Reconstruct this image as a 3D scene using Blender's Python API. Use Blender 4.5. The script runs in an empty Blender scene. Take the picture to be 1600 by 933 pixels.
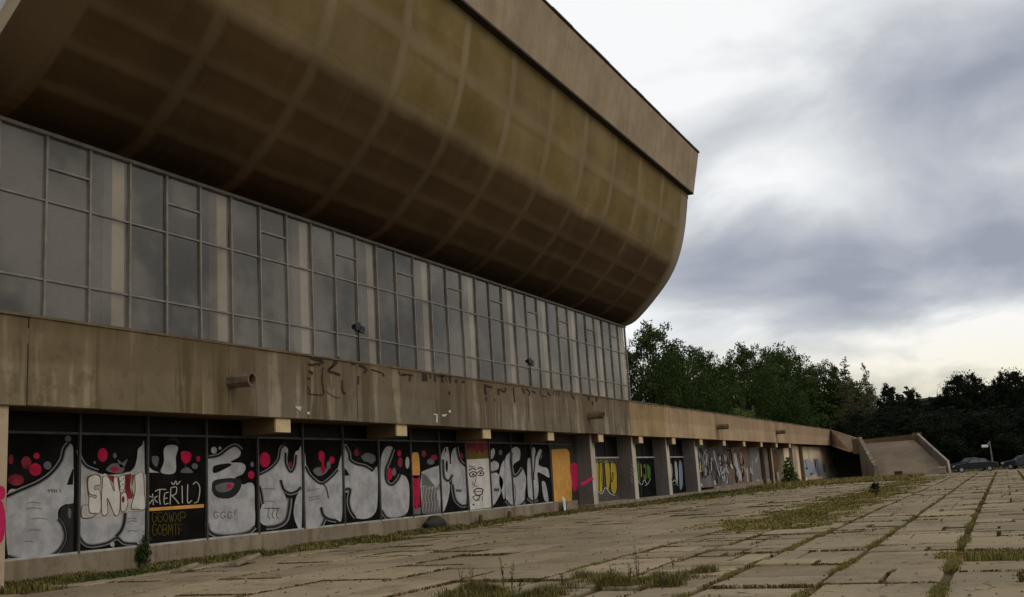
import bpy, bmesh, math, random
import numpy as np
from mathutils import Vector, Matrix
random.seed(7)
S = bpy.context.scene
COL = S.collection
rad = math.radians

# ------------------------------------------------------------------ camera
F = 1602.0; CX, CY = 800.0, 466.5; EYE = 1.7
def _ray(p): return np.array([p[0]-CX, -(p[1]-CY), -F], float)
_up = _ray((248, -8340.)); _up /= np.linalg.norm(_up)
_y = _ray((1570, 710.)); _y /= np.linalg.norm(_y)
_y = _y - _up*(_y @ _up); _y /= np.linalg.norm(_y)
RC = np.stack([np.cross(_y, _up), _y, _up])
CAM = np.array([0, 0, EYE])
def direc(p): return RC @ _ray(p)
def onX(p, X): r = direc(p); return CAM + r*(X-CAM[0])/r[0]
def onY(p, Y): r = direc(p); return CAM + r*Y/r[1]
def onZ(p, Z=0.0): r = direc(p); return CAM + r*(Z-CAM[2])/r[2]
cd = bpy.data.cameras.new('camera'); cam = bpy.data.objects.new('camera', cd); COL.objects.link(cam)
M4 = Matrix([list(RC[0])+[0], list(RC[1])+[0], list(RC[2])+[EYE], [0, 0, 0, 1]])
cam.matrix_world = M4
cd.sensor_width = 36; cd.lens = 36*F/1600; cd.clip_start = 0.1; cd.clip_end = 3000
S.camera = cam

# ------------------------------------------------------------------ sky and light
SUN_EL, SUN_AZ = rad(38), rad(98)      # azimuth measured from +Y towards +X
W = bpy.data.worlds.new('World'); S.world = W; W.use_nodes = True
nt = W.node_tree; N = nt.nodes; L = nt.links
for n in list(N): N.remove(n)
def wn(t, **k):
    n = N.new(t)
    for a, b in k.items(): setattr(n, a, b)
    return n
def wmath(op, a, b=None, c=None):
    n = wn('ShaderNodeMath', operation=op)
    for i, v in enumerate((a, b, c)):
        if v is None: continue
        if isinstance(v, (int, float)): n.inputs[i].default_value = v
        else: L.new(v, n.inputs[i])
    return n.outputs[0]
tc = wn('ShaderNodeTexCoord'); sep = wn('ShaderNodeSeparateXYZ'); L.new(tc.outputs['Generated'], sep.inputs[0])
X_, Y_, Z_ = sep.outputs
zc = wmath('ADD', wmath('MAXIMUM', Z_, 0.0), 0.30)
comb = wn('ShaderNodeCombineXYZ')
L.new(wmath('DIVIDE', X_, zc), comb.inputs[0]); L.new(wmath('DIVIDE', Y_, zc), comb.inputs[1])
comb.inputs[2].default_value = 0.3
def wnoise(scale, detail, rough, vec, dist=0.0):
    n = wn('ShaderNodeTexNoise'); n.inputs['Scale'].default_value = scale; n.inputs['Detail'].default_value = detail
    n.inputs['Roughness'].default_value = rough; n.inputs['Distortion'].default_value = dist
    L.new(vec, n.inputs['Vector']); return n
n1 = wnoise(2.7, 7, 0.52, comb.outputs[0], 0.35)
n2 = wnoise(0.62, 3, 0.45, comb.outputs[0])
# broad banks of cloud: (direction, radius, amount), heights stretched so that the banks lie flat
vs = wn('ShaderNodeCombineXYZ'); L.new(X_, vs.inputs[0]); L.new(Y_, vs.inputs[1]); L.new(wmath('MULTIPLY', Z_, 1.9), vs.inputs[2])
warp = wn('ShaderNodeVectorMath', operation='MULTIPLY_ADD'); L.new(n1.outputs['Color'], warp.inputs[0])
warp.inputs[1].default_value = (0.12, 0.0, 0.16); L.new(vs.outputs[0], warp.inputs[2])
BANKS = [((-0.30, .86, .44), .20, .75), ((-0.14, .91, .43), .09, .15), ((.02, .93, .40), .10, .15),
         ((.0, .95, .325), .17, -.26), ((.12, .95, .28), .20, -.20), ((-0.16, .94, .335), .09, -.14),
         ((-0.17, .94, .275), .08, .42), ((-0.115, .96, .235), .07, .34), ((-0.23, .93, .25), .07, .16),
         ((-0.23, .95, .195), .09, -.34), ((-0.12, .97, .172), .08, -.26), ((.0, .97, .215), .10, -.26),
         ((.03, .98, .165), .10, -.34), ((-0.04, .98, .192), .04, .14), ((-0.17, .97, .130), .08, -.02),
         ((.0, .99, .075), .10, .62), ((-0.17, .98, .158), .035, .16), ((-0.10, .98, .140), .05, -.12)]
acc = wmath('MULTIPLY', wmath('SUBTRACT', n1.outputs['Fac'], 0.5), 2.0)
acc = wmath('ADD', acc, wmath('MULTIPLY', wmath('SUBTRACT', n2.outputs['Fac'], 0.5), 0.9))
for (dx, dy, dz), r, a in BANKS:
    q = wn('ShaderNodeVectorMath', operation='DISTANCE'); L.new(warp.outputs[0], q.inputs[0])
    q.inputs[1].default_value = (dx+.06, dy, dz*1.9+.08)
    e = wmath('POWER', 2.718, wmath('MULTIPLY', wmath('POWER', wmath('DIVIDE', q.outputs['Value'], r), 2.0), -1.0))
    acc = wmath('ADD', acc, wmath('MULTIPLY', e, a))
acc = wmath('ADD', acc, 0.60)
ramp = wn('ShaderNodeValToRGB'); L.new(acc, ramp.inputs[0])
cr = ramp.color_ramp; cr.elements[0].position = 0.0; cr.elements[0].color = (.33, .36, .43, 1)
cr.elements[1].position = 1.0; cr.elements[1].color = (1.0, 1.0, 1.0, 1)
for p, c in ((.25, (.44, .465, .525, 1)), (.5, (.565, .59, .63, 1)), (.75, (.78, .80, .82, 1))):
    e = cr.elements.new(p); e.color = c
# warm clear strip low over the horizon ahead
lowf = wn('ShaderNodeMapRange'); L.new(Z_, lowf.inputs[0]); lowf.interpolation_type = 'SMOOTHSTEP'
for i, v in enumerate((.02, .15, 1.0, 0.0)): lowf.inputs[i+1].default_value = v
warm = wn('ShaderNodeMix', data_type='RGBA', blend_type='MULTIPLY'); L.new(lowf.outputs[0], warm.inputs[0])
L.new(ramp.outputs[0], warm.inputs[6]); warm.inputs[7].default_value = (1.0, .90, .66, 1)
sky = wn('ShaderNodeTexSky', sky_type='NISHITA'); sky.sun_disc = False
sky.sun_elevation = SUN_EL; sky.sun_rotation = SUN_AZ
skm = wn('ShaderNodeVectorMath', operation='SCALE'); L.new(sky.outputs[0], skm.inputs[0]); skm.inputs['Scale'].default_value = 0.10
mixs = wn('ShaderNodeMix', data_type='RGBA'); mixs.inputs[0].default_value = 0.93
L.new(skm.outputs[0], mixs.inputs[6]); L.new(warm.outputs[2], mixs.inputs[7])
SKY_K = 10.0
sc2 = wn('ShaderNodeVectorMath', operation='SCALE'); L.new(mixs.outputs[2], sc2.inputs[0]); sc2.inputs['Scale'].default_value = SKY_K
bg = wn('ShaderNodeBackground'); bg.inputs['Strength'].default_value = 0.1
L.new(sc2.outputs[0], bg.inputs[0])
wo = wn('ShaderNodeOutputWorld'); L.new(bg.outputs[0], wo.inputs[0])

sl = bpy.data.lights.new('sun', 'SUN'); sl.energy = 0.85; sl.angle = rad(30); sl.color = (1.0, .86, .66)
so = bpy.data.objects.new('sun', sl); COL.objects.link(so)
sd = Vector((math.sin(SUN_AZ)*math.cos(SUN_EL), math.cos(SUN_AZ)*math.cos(SUN_EL), math.sin(SUN_EL)))
so.rotation_euler = sd.to_track_quat('Z', 'Y').to_euler()
so.location = (40, 20, 60)
S.view_settings.view_transform = 'Standard'; S.view_settings.look = 'None'
S.view_settings.exposure = 0.0; S.view_settings.gamma = 1.0; S.view_settings.use_curve_mapping = False
S.render.engine = 'CYCLES'

# ------------------------------------------------------------------ materials
class Mat:
    def __init__(s, name):
        s.m = bpy.data.materials.new(name); s.m.use_nodes = True
        s.t = s.m.node_tree; s.b = s.t.nodes['Principled BSDF']; s.tc = None
    def n(s, t, **k):
        n = s.t.nodes.new(t)
        for a, b in k.items(): setattr(n, a, b)
        return n
    def l(s, a, b): s.t.links.new(a, b)
    def obj(s):
        if not s.tc: s.tc = s.n('ShaderNodeTexCoord')
        return s.tc.outputs['Object']
    def noise(s, scale, detail=4, rough=.55, stretch=None, vec=None):
        v = vec or s.obj()
        if stretch:
            mp = s.n('ShaderNodeMapping'); mp.inputs['Scale'].default_value = stretch; s.l(v, mp.inputs[0]); v = mp.outputs[0]
        n = s.n('ShaderNodeTexNoise'); n.inputs['Scale'].default_value = scale
        n.inputs['Detail'].default_value = detail; n.inputs['Roughness'].default_value = rough
        s.l(v, n.inputs['Vector']); return n.outputs['Fac']
    def rng(s, v, a, b, c=0., d=1.):
        n = s.n('ShaderNodeMapRange'); n.interpolation_type = 'SMOOTHSTEP'
        s.l(v, n.inputs[0])
        for i, x in enumerate((a, b, c, d)): n.inputs[i+1].default_value = x
        return n.outputs[0]
    def math(s, op, a, b=None):
        n = s.n('ShaderNodeMath', operation=op)
        for i, v in enumerate((a, b)):
            if v is None: continue
            if isinstance(v, (int, float)): n.inputs[i].default_value = v
            else: s.l(v, n.inputs[i])
        return n.outputs[0]
    def mix(s, fac, a, b, mode='MIX'):
        n = s.n('ShaderNodeMix', data_type='RGBA', blend_type=mode)
        for i, v in ((0, fac), (6, a), (7, b)):
            if isinstance(v, (int, float)): n.inputs[i].default_value = v
            elif isinstance(v, tuple): n.inputs[i].default_value = v + (1,)*(4-len(v))
            else: s.l(v, n.inputs[i])
        return n.outputs[2]
    def color(s, c):
        if isinstance(c, tuple): s.b.inputs['Base Color'].default_value = c + (1,)*(4-len(c))
        else: s.l(c, s.b.inputs['Base Color'])
    def bump(s, h, strength=.3, dist=.02):
        n = s.n('ShaderNodeBump'); n.inputs['Strength'].default_value = strength; n.inputs['Distance'].default_value = dist
        s.l(h, n.inputs['Height']); s.l(n.outputs[0], s.b.inputs['Normal'])
    def rough(s, r, spec=.3):
        s.b.inputs['Roughness'].default_value = r; s.b.inputs['Specular IOR Level'].default_value = spec

def flat(name, c, rough=.7, spec=.3, metal=0., var=.25, scale=3.0):
    m = Mat(name)
    n = m.noise(scale, 5)
    m.color(m.mix(m.rng(n, .3, .7), tuple(x*(1-var) for x in c), tuple(min(1, x*(1+var)) for x in c)))
    m.rough(rough, spec); m.b.inputs['Metallic'].default_value = metal
    return m.m

SPOUT_Y = [25.1, 56.0, 85.8, 111.0, 149.0]
def concrete(name, base, dark, light, streak=.6, topdark=None, var=1.0):
    """weathered cast concrete: blotches, vertical run-off streaks, grain"""
    m = Mat(name)
    a = m.rng(m.noise(.35, 6, .6), .35, .68)
    c = m.mix(a, base, tuple(x*.72 for x in base))
    s_ = m.rng(m.noise(1.4, 5, .6, stretch=(1, 1, .07)), .50, .62)
    c = m.mix(m.math('MULTIPLY', s_, streak), c, dark)
    s2 = m.rng(m.noise(1.0, 4, .55, stretch=(1.3, 1.3, .16)), .54, .64)
    c = m.mix(m.math('MULTIPLY', s2, streak*.8), c, light)
    blot = m.rng(m.noise(2.2, 7, .7), .54, .62)
    c = m.mix(m.math('MULTIPLY', blot, .35), c, dark)
    if topdark:                                   # grime that has run down from the coping
        z0, z1, tcx = topdark
        sp = m.n('ShaderNodeSeparateXYZ'); m.l(m.obj(), sp.inputs[0])
        nz = m.math('ADD', sp.outputs[2], m.math('MULTIPLY', m.math('SUBTRACT', m.noise(1.1, 5, .6, stretch=(1, 1, .15)), .5), 1.4))
        c = m.mix(m.math('MULTIPLY', m.rng(nz, z0, z1), .72), c, tcx)
        c = m.mix(m.math('MULTIPLY', m.rng(m.math('ADD', sp.outputs[2], m.math('MULTIPLY', m.noise(.4, 3), .4)), 5.55, 5.75), .30), c, tcx)
        for sy in SPOUT_Y:                        # run-off below and around each spout
            dy = m.math('ABSOLUTE', m.math('SUBTRACT', m.math('ADD', sp.outputs[1], m.math('MULTIPLY', m.math('SUBTRACT', m.noise(.9, 5), .5), 1.6)), sy))
            c = m.mix(m.math('MULTIPLY', m.rng(dy, .25, 1.0, 1., 0.), .6), c, tcx)
    fine = m.noise(26, 6, .7)
    c = m.mix(.35, c, m.mix(fine, (.55, .55, .55), (1.4, 1.4, 1.4)), 'MULTIPLY')
    m.color(c); m.rough(.92, .15)
    m.bump(m.math('ADD', m.math('MULTIPLY', m.noise(1.7, 6), .6), m.math('MULTIPLY', fine, .3)), .45, .03)
    return m.m

BR = (.25, .185, .115)
MT = {}
MT['fascia_a'] = concrete('fascia_concrete_olive', (.180, .142, .085), (.075, .055, .028), (.30, .25, .16), .8, (6.0, 6.7, (.09, .062, .03)))
MT['fascia_b'] = concrete('fascia_concrete_grey', (.170, .140, .100), (.085, .063, .036), (.32, .27, .19), .8, (6.1, 6.7, (.11, .075, .038)))
MT['fascia_c'] = concrete('fascia_concrete_ochre', (.33, .235, .12), (.15, .10, .05), (.40, .30, .18), .35, (6.25, 6.8, (.14, .09, .045)))
MT['fascia_d'] = concrete('fascia_concrete_tan', (.40, .285, .175), (.20, .135, .075), (.45, .34, .23), .32, (6.35, 6.85, (.17, .11, .06)))
MT['coping'] = concrete('coping_concrete', (.14, .105, .065), (.06, .045, .025), (.2, .16, .11), .4)
MT['joint'] = flat('joint_dark', (.035, .025, .018), .9)
MT['beam'] = concrete('beam_concrete', (.13, .085, .042), (.07, .045, .02), (.18, .12, .06), .3)  # darkened: shade under the fascia is put into the beam colour
MT['beam_end'] = flat('beam_end_paint', (.50, .38, .22), .8, var=.12)
MT['column'] = concrete('column_concrete', (.42, .33, .225), (.25, .19, .12), (.5, .42, .3), .25)
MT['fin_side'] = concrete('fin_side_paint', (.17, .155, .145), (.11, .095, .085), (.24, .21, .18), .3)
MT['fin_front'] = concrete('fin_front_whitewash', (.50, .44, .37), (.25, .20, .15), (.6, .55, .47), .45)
MT['plinth'] = concrete('plinth_concrete', (.25, .205, .145), (.105, .075, .04), (.30, .24, .17), .5)
MT['roof_band'] = concrete('roof_band_concrete', (.34, .268, .182), (.26, .195, .125), (.36, .29, .205), .45)
MT['bitumen'] = flat('roof_bitumen', (.035, .028, .02), .9)
MT['end_wall'] = flat('end_wall_sky_grey', (.42, .42, .40), .6, var=.06)  # pale grey stands in for sky reflected in the glazed end
MT['mullion'] = flat('steel_mullion_grey', (.19, .17, .145), .55, .4, .2, .2, 2.0)
MT['frame'] = flat('shopfront_steel', (.06, .056, .05), .55, .4, .2, .3, 2.0)
MT['frame_light'] = flat('shopfront_sill_zinc', (.36, .35, .33), .55, .4, .1, .25, 2.0)
MT['terrace'] = flat('terrace_deck', (.16, .13, .10), .95)
MT['interior'] = flat('interior_wall', (.10, .09, .08), .95)
MT['int_col'] = flat('interior_column_paint', (.70, .66, .57), .8, var=.06)
MT['rust'] = flat('rusty_spout', (.13, .09, .06), .85, var=.35)
MT['cream_wall'] = concrete('cream_rendered_wall', (.74, .61, .43), (.5, .4, .27), (.8, .7, .52), .2)
MT['black'] = flat('black_plastic', (.012, .012, .012), .5)

# curtain wall glass: dark glass over a dim interior, cloud reflections painted into the diffuse
m = Mat('curtain_glass')
tr = m.n('ShaderNodeBsdfTransparent'); tr.inputs[0].default_value = (.86, .80, .72, 1)
gl = m.n('ShaderNodeBsdfGlossy'); gl.inputs['Roughness'].default_value = .06; gl.inputs[0].default_value = (.97, .92, .84, 1)
df = m.n('ShaderNodeBsdfDiffuse')
m.l(m.mix(m.rng(m.noise(.22, 5, .6), .40, .60), (.10, .094, .082), (.31, .285, .245)), df.inputs[0])
fr = m.n('ShaderNodeFresnel'); fr.inputs[0].default_value = 1.5
mx1 = m.n('ShaderNodeMixShader'); mx1.inputs[0].default_value = .40; m.l(tr.outputs[0], mx1.inputs[1]); m.l(df.outputs[0], mx1.inputs[2])
mx2 = m.n('ShaderNodeMixShader'); m.l(m.math('ADD', m.math('MULTIPLY', fr.outputs[0], .75), .01), mx2.inputs[0])
m.l(mx1.outputs[0], mx2.inputs[1]); m.l(gl.outputs[0], mx2.inputs[2])
m.l(mx2.outputs[0], m.t.nodes['Material Output'].inputs[0])
MT['glass'] = m.m
MT['dark_glass'] = flat('dark_shop_glass', (.004, .004, .004), .5, .12)
MT['board'] = flat('black_painted_board', (.006, .006, .0055), .8, .06, var=.5, scale=1.5)

# shell: coffered concrete, paler where the ribs stand behind the render (u = metres along, v = metres round)
RIB_Y0, RIB_S = 21.35, 5.457
ROWS_Z = [15.3, 16.4, 17.5, 19.15, 22.0]
def shell_mat(rows_v):
    m = Mat('shell_concrete')
    uv = m.n('ShaderNodeUVMap'); sp = m.n('ShaderNodeSeparateXYZ'); m.l(uv.outputs[0], sp.inputs[0])
    wob = m.math('MULTIPLY', m.math('SUBTRACT', m.noise(.9, 4), .5), .35)
    U = m.math('ADD', sp.outputs[0], wob); V = m.math('ADD', sp.outputs[1], wob)
    # dist to nearest rib
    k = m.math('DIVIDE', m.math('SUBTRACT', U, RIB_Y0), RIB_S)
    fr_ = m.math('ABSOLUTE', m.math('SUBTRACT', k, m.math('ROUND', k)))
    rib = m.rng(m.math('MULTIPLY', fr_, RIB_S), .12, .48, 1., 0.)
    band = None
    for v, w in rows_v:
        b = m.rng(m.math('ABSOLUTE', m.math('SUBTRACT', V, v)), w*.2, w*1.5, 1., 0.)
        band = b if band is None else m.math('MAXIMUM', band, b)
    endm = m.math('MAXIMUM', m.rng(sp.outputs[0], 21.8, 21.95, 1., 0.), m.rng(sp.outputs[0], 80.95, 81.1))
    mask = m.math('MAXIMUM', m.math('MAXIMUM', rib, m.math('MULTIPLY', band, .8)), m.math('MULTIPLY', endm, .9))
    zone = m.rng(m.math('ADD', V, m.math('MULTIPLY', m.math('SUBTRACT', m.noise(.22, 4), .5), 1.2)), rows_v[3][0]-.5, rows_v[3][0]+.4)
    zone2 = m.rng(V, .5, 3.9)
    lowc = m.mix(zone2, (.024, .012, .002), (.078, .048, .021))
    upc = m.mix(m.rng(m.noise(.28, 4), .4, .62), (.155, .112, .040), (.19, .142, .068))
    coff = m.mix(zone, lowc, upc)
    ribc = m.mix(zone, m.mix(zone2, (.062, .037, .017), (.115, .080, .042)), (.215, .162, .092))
    # darker/redder patches cell by cell
    cell = m.n('ShaderNodeTexWhiteNoise'); cell.noise_dimensions = '2D'
    cv = m.n('ShaderNodeCombineXYZ'); m.l(m.math('FLOOR', k), cv.inputs[0]); m.l(m.math('FLOOR', m.math('DIVIDE', V, 1.9)), cv.inputs[1])
    m.l(cv.outputs[0], cell.inputs['Vector'])
    coff = m.mix(.30, coff, m.mix(cell.outputs['Value'], (.72, .66, .60), (1.25, 1.25, 1.2)), 'MULTIPLY')
    blot = m.rng(m.noise(.18, 6, .6), .35, .68)
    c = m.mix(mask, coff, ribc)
    c = m.mix(m.math('MULTIPLY', m.rng(sp.outputs[0], 80.9, 82.2), .7), c, (.27, .24, .185))
    c = m.mix(.55, c, m.mix(blot, (.70, .68, .66), (1.22, 1.2, 1.15)), 'MULTIPLY')
    st = m.rng(m.noise(1.2, 5, .6, stretch=(.12, 1, .12)), .52, .75)
    c = m.mix(m.math('MULTIPLY', st, .12), c, (.2, .15, .1))
    fine = m.noise(9, 7, .75)
    c = m.mix(.4, c, m.mix(fine, (.6, .6, .6), (1.35, 1.35, 1.35)), 'MULTIPLY')
    m.color(c); m.rough(.9, .12)
    m.bump(m.math('ADD', m.noise(.8, 5), m.math('MULTIPLY', fine, .2)), .35, .05)
    return m.m

# ground materials
m = Mat('earth_and_moss')
a = m.rng(m.noise(.5, 6, .6), .4, .62)
c = m.mix(a, (.115, .085, .048), (.085, .075, .025))
c = m.mix(m.rng(m.noise(4, 5, .7), .45, .65), c, (.06, .048, .02))
m.color(c); m.rough(.95, .1); m.bump(m.noise(9, 6, .7), .7, .05); MT['earth'] = m.m
m = Mat('asphalt_far')
m.color(m.mix(m.rng(m.noise(.15, 6), .35, .65), (.235, .195, .14), (.29, .24, .175))); m.rough(.95, .1); MT['asphalt'] = m.m
m = Mat('paving_slab')
geo = m.n('ShaderNodeNewGeometry')
ri = geo.outputs['Random Per Island']
c = m.mix(ri, (.235, .183, .112), (.34, .27, .17))
c = m.mix(m.rng(m.noise(.23, 5, .6), .38, .64), c, m.mix(.5, c, (.175, .145, .105)))
c = m.mix(m.math('MULTIPLY', m.rng(m.noise(1.6, 7, .7), .52, .68), .55), c, (.16, .115, .068))
c = m.mix(m.math('MULTIPLY', m.rng(m.noise(.6, 7, .65), .52, .62), .55), c, (.15, .12, .065))
vo = m.n('ShaderNodeTexVoronoi'); vo.feature = 'DISTANCE_TO_EDGE'; vo.inputs['Scale'].default_value = .55
wv = m.n('ShaderNodeTexNoise'); wv.inputs['Scale'].default_value = 1.2; wv.inputs['Detail'].default_value = 6
m.l(m.obj(), wv.inputs['Vector'])
va = m.n('ShaderNodeVectorMath', operation='MULTIPLY_ADD'); m.l(wv.outputs['Color'], va.inputs[0]); va.inputs[1].default_value = (1.1, 1.1, 1.1); m.l(m.obj(), va.inputs[2]); m.l(va.outputs[0], vo.inputs['Vector'])
crk = m.math('MULTIPLY', m.rng(vo.outputs['Distance'], .004, .012, 1., 0.), m.rng(m.noise(.25, 3), .5, .56))
c = m.mix(m.math('MULTIPLY', crk, .8), c, (.06, .042, .022))
c = m.mix(m.math('MULTIPLY', m.rng(m.noise(13, 3, .5), .66, .72), .7), c, (.07, .05, .03))
fine = m.noise(30, 7, .75)
c = m.mix(.45, c, m.mix(fine, (.55, .55, .55), (1.4, 1.4, 1.4)), 'MULTIPLY')
m.color(c); m.rough(.93, .12); m.bump(m.math('ADD', m.noise(5, 6, .7), m.math('MULTIPLY', fine, .4)), .5, .012); MT['slab'] = m.m

def blade(name, lo, hi):
    m = Mat(name); geo = m.n('ShaderNodeNewGeometry')
    c = m.mix(geo.outputs['Random Per Island'], lo, hi)
    c = m.mix(.5, c, m.mix(m.rng(m.noise(.35, 4), .35, .65), (.65, .7, .6), (1.35, 1.25, 1.2)), 'MULTIPLY')
    m.color(c); m.rough(.7, .15)
    return m.m
MT['grass'] = blade('dry_grass_blades', (.10, .092, .024), (.25, .205, .062))
MT['grass_green'] = blade('green_grass_blades', (.03, .05, .012), (.08, .09, .025))
MT['grass_olive'] = blade('olive_grass_blades', (.05, .05, .014), (.20, .165, .05))
MT['moss'] = blade('moss_blades', (.045, .035, .012), (.12, .095, .03))
MT['weed'] = blade('weed_stalks', (.05, .035, .02), (.11, .075, .035))

def leafmat(name, lo, hi):
    m = Mat(name); geo = m.n('ShaderNodeNewGeometry')
    c = m.mix(geo.outputs['Random Per Island'], lo, hi)
    c = m.mix(m.rng(m.noise(.35, 3), .42, .58), m.mix(.5, c, lo), m.mix(.6, c, hi))
    m.color(c); m.rough(.65, .12)
    tl = m.n('ShaderNodeBsdfTranslucent'); m.l(c, tl.inputs[0])
    mx = m.n('ShaderNodeMixShader'); mx.inputs[0].default_value = .22
    m.l(m.b.outputs[0], mx.inputs[1]); m.l(tl.outputs[0], mx.inputs[2]); m.l(mx.outputs[0], m.t.nodes['Material Output'].inputs[0])
    return m.m
MT['leaf'] = leafmat('leaf_green', (.026, .046, .010), (.052, .080, .018))
MT['leaf_dark'] = leafmat('leaf_dark', (.006, .010, .005), (.016, .023, .009))
MT['leaf_light'] = leafmat('leaf_light', (.05, .08, .02), (.10, .14, .035))
MT['leaf_birch'] = leafmat('leaf_birch', (.05, .05, .025), (.11, .10, .05))
MT['bark'] = flat('bark', (.05, .04, .03), .95)

# ------------------------------------------------------------------ mesh helpers
def link(o, parent=None):
    COL.objects.link(o)
    if parent is not None: o.parent = parent
    return o
def obj(name, bm, mats, parent=None, smooth=False):
    me = bpy.data.meshes.new(name); bm.to_mesh(me); bm.free()
    if not isinstance(mats, (list, tuple)): mats = [mats]
    for q in mats: me.materials.append(q)
    if smooth:
        for p in me.polygons: p.use_smooth = True
    return link(bpy.data.objects.new(name, me), parent)
def pydata(name, V, Fc, mats, parent=None, mi=None, smooth=False):
    me = bpy.data.meshes.new(name); me.from_pydata([tuple(map(float, v)) for v in V], [], Fc)
    if not isinstance(mats, (list, tuple)): mats = [mats]
    for q in mats: me.materials.append(q)
    if mi is not None: me.polygons.foreach_set('material_index', mi)
    if smooth: me.polygons.foreach_set('use_smooth', [True]*len(me.polygons))
    me.update()
    return link(bpy.data.objects.new(name, me), parent)
def box(bm, x0, x1, y0, y1, z0, z1, mi=0, bevel=0.):
    vs = [bm.verts.new(c) for c in ((x0,y0,z0),(x1,y0,z0),(x1,y1,z0),(x0,y1,z0),(x0,y0,z1),(x1,y0,z1),(x1,y1,z1),(x0,y1,z1))]
    fs = [bm.faces.new([vs[i] for i in f]) for f in ((3,2,1,0),(4,5,6,7),(0,1,5,4),(1,2,6,5),(2,3,7,6),(3,0,4,7))]
    for f in fs: f.material_index = mi
    if bevel:
        es = list({e for f in fs for e in f.edges})
        r = bmesh.ops.bevel(bm, geom=es, offset=bevel, segments=1, affect='EDGES')
    return fs
def tube(bm, pts, radii, n=8, mi=0, cap=True):
    rings = []
    pts = [Vector(p) for p in pts]
    for i, p in enumerate(pts):
        d = (pts[min(i+1, len(pts)-1)] - pts[max(i-1, 0)]).normalized()
        a = d.cross(Vector((0, 0, 1)));
        if a.length < .05: a = d.cross(Vector((1, 0, 0)))
        a.normalize(); b = d.cross(a)
        r = radii[i] if isinstance(radii, (list, tuple)) else radii
        rings.append([bm.verts.new(p + (a*math.cos(2*math.pi*k/n) + b*math.sin(2*math.pi*k/n))*r) for k in range(n)])
    for i in range(len(rings)-1):
        for k in range(n):
            f = bm.faces.new((rings[i][k], rings[i][(k+1) % n], rings[i+1][(k+1) % n], rings[i+1][k])); f.material_index = mi
    if cap:
        for r in (rings[0], rings[-1][::-1]):
            try: bm.faces.new(r).material_index = mi
            except ValueError: pass
def tag(o, label=None, cat=None, group=None, kind=None):
    if label: o['label'] = label
    if cat: o['category'] = cat
    if group: o['group'] = group
    if kind: o['kind'] = kind
    return o
def thing(name, label, cat, loc=(0, 0, 0), rz=0., group=None):
    o = bpy.data.objects.new(name, None); COL.objects.link(o); o.empty_display_size = .5
    o.location = loc; o.rotation_euler = (0, 0, rz)
    return tag(o, label, cat, group)
def copy_tree(o, parent=None):
    c = o.copy(); COL.objects.link(c); c.parent = parent
    for ch in [q for q in bpy.data.objects if q.parent == o]: copy_tree(ch, c)
    return c

# ------------------------------------------------------------------ ground
bm = bmesh.new()
box(bm, -700, 700, -60, 1500, -1.0, -.06)
tag(obj('ground', bm, MT['earth']), kind='structure')
bm = bmesh.new(); vs = [bm.verts.new(c) for c in ((-14, 112, -.02), (90, 112, -.02), (90, 139, -.02), (-14, 139, -.02))]; bm.faces.new(vs)
tag(obj('parking_road', bm, MT['asphalt']), kind='structure')

# slabs, each its own island; strips run beside the building with wide grassy joints
EDG = []
V = []; Fc = []
def slab(x0, x1, y0, y1, g=.02, amp=.016):
    if y1-y0 < .15 or x1-x0 < .15: return
    h = random.gauss(0, amp); tx = random.gauss(0, .005*amp/.012); ty = random.gauss(0, .005*amp/.012)
    EDG.append((x0, x1, y0, y1))
    j = lambda: random.uniform(-.012, .012)
    xs = (x0+g+j(), x1-g+j()); ys = (y0+g+j(), y1-g+j()); b = .018
    i = len(V)
    for (x, y) in ((xs[0], ys[0]), (xs[1], ys[0]), (xs[1], ys[1]), (xs[0], ys[1])):
        V.append((x, y, -.09))
    for (x, y, sx, sy) in ((xs[0], ys[0], 1, 1), (xs[1], ys[0], -1, 1), (xs[1], ys[1], -1, -1), (xs[0], ys[1], 1, -1)):
        z = h + (x-x0)*tx + (y-y0)*ty
        V.append((x, y, z-b))
    for (x, y, sx, sy) in ((xs[0], ys[0], 1, 1), (xs[1], ys[0], -1, 1), (xs[1], ys[1], -1, -1), (xs[0], ys[1], 1, -1)):
        z = h + (x-x0)*tx + (y-y0)*ty
        V.append((x+sx*b, y+sy*b, z))
    for a_ in range(4):
        b_ = (a_+1) % 4
        Fc.append((i+a_, i+b_, i+4+b_, i+4+a_)); Fc.append((i+4+a_, i+4+b_, i+8+b_, i+8+a_))
    Fc.append((i+8, i+9, i+10, i+11))
edges = [-21.4, -19.9, -18.2, -16.5, -14.8, -13.1, -11.4, -9.62, -7.9, -6.18, -4.44, -2.72, -1.0, .95, 2.9, 4.85, 6.8, 8.75, 10.7]
YMAX = 119.0
def in_median(x, y):      # where the slabs have been lost under turf
    return -8.1 < x < -5.9 and 31 < y < 96
rows = [4.0]
while rows[-1] < YMAX: rows.append(rows[-1] + random.choice((.78, .95, 1.15, 1.5)))
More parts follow.
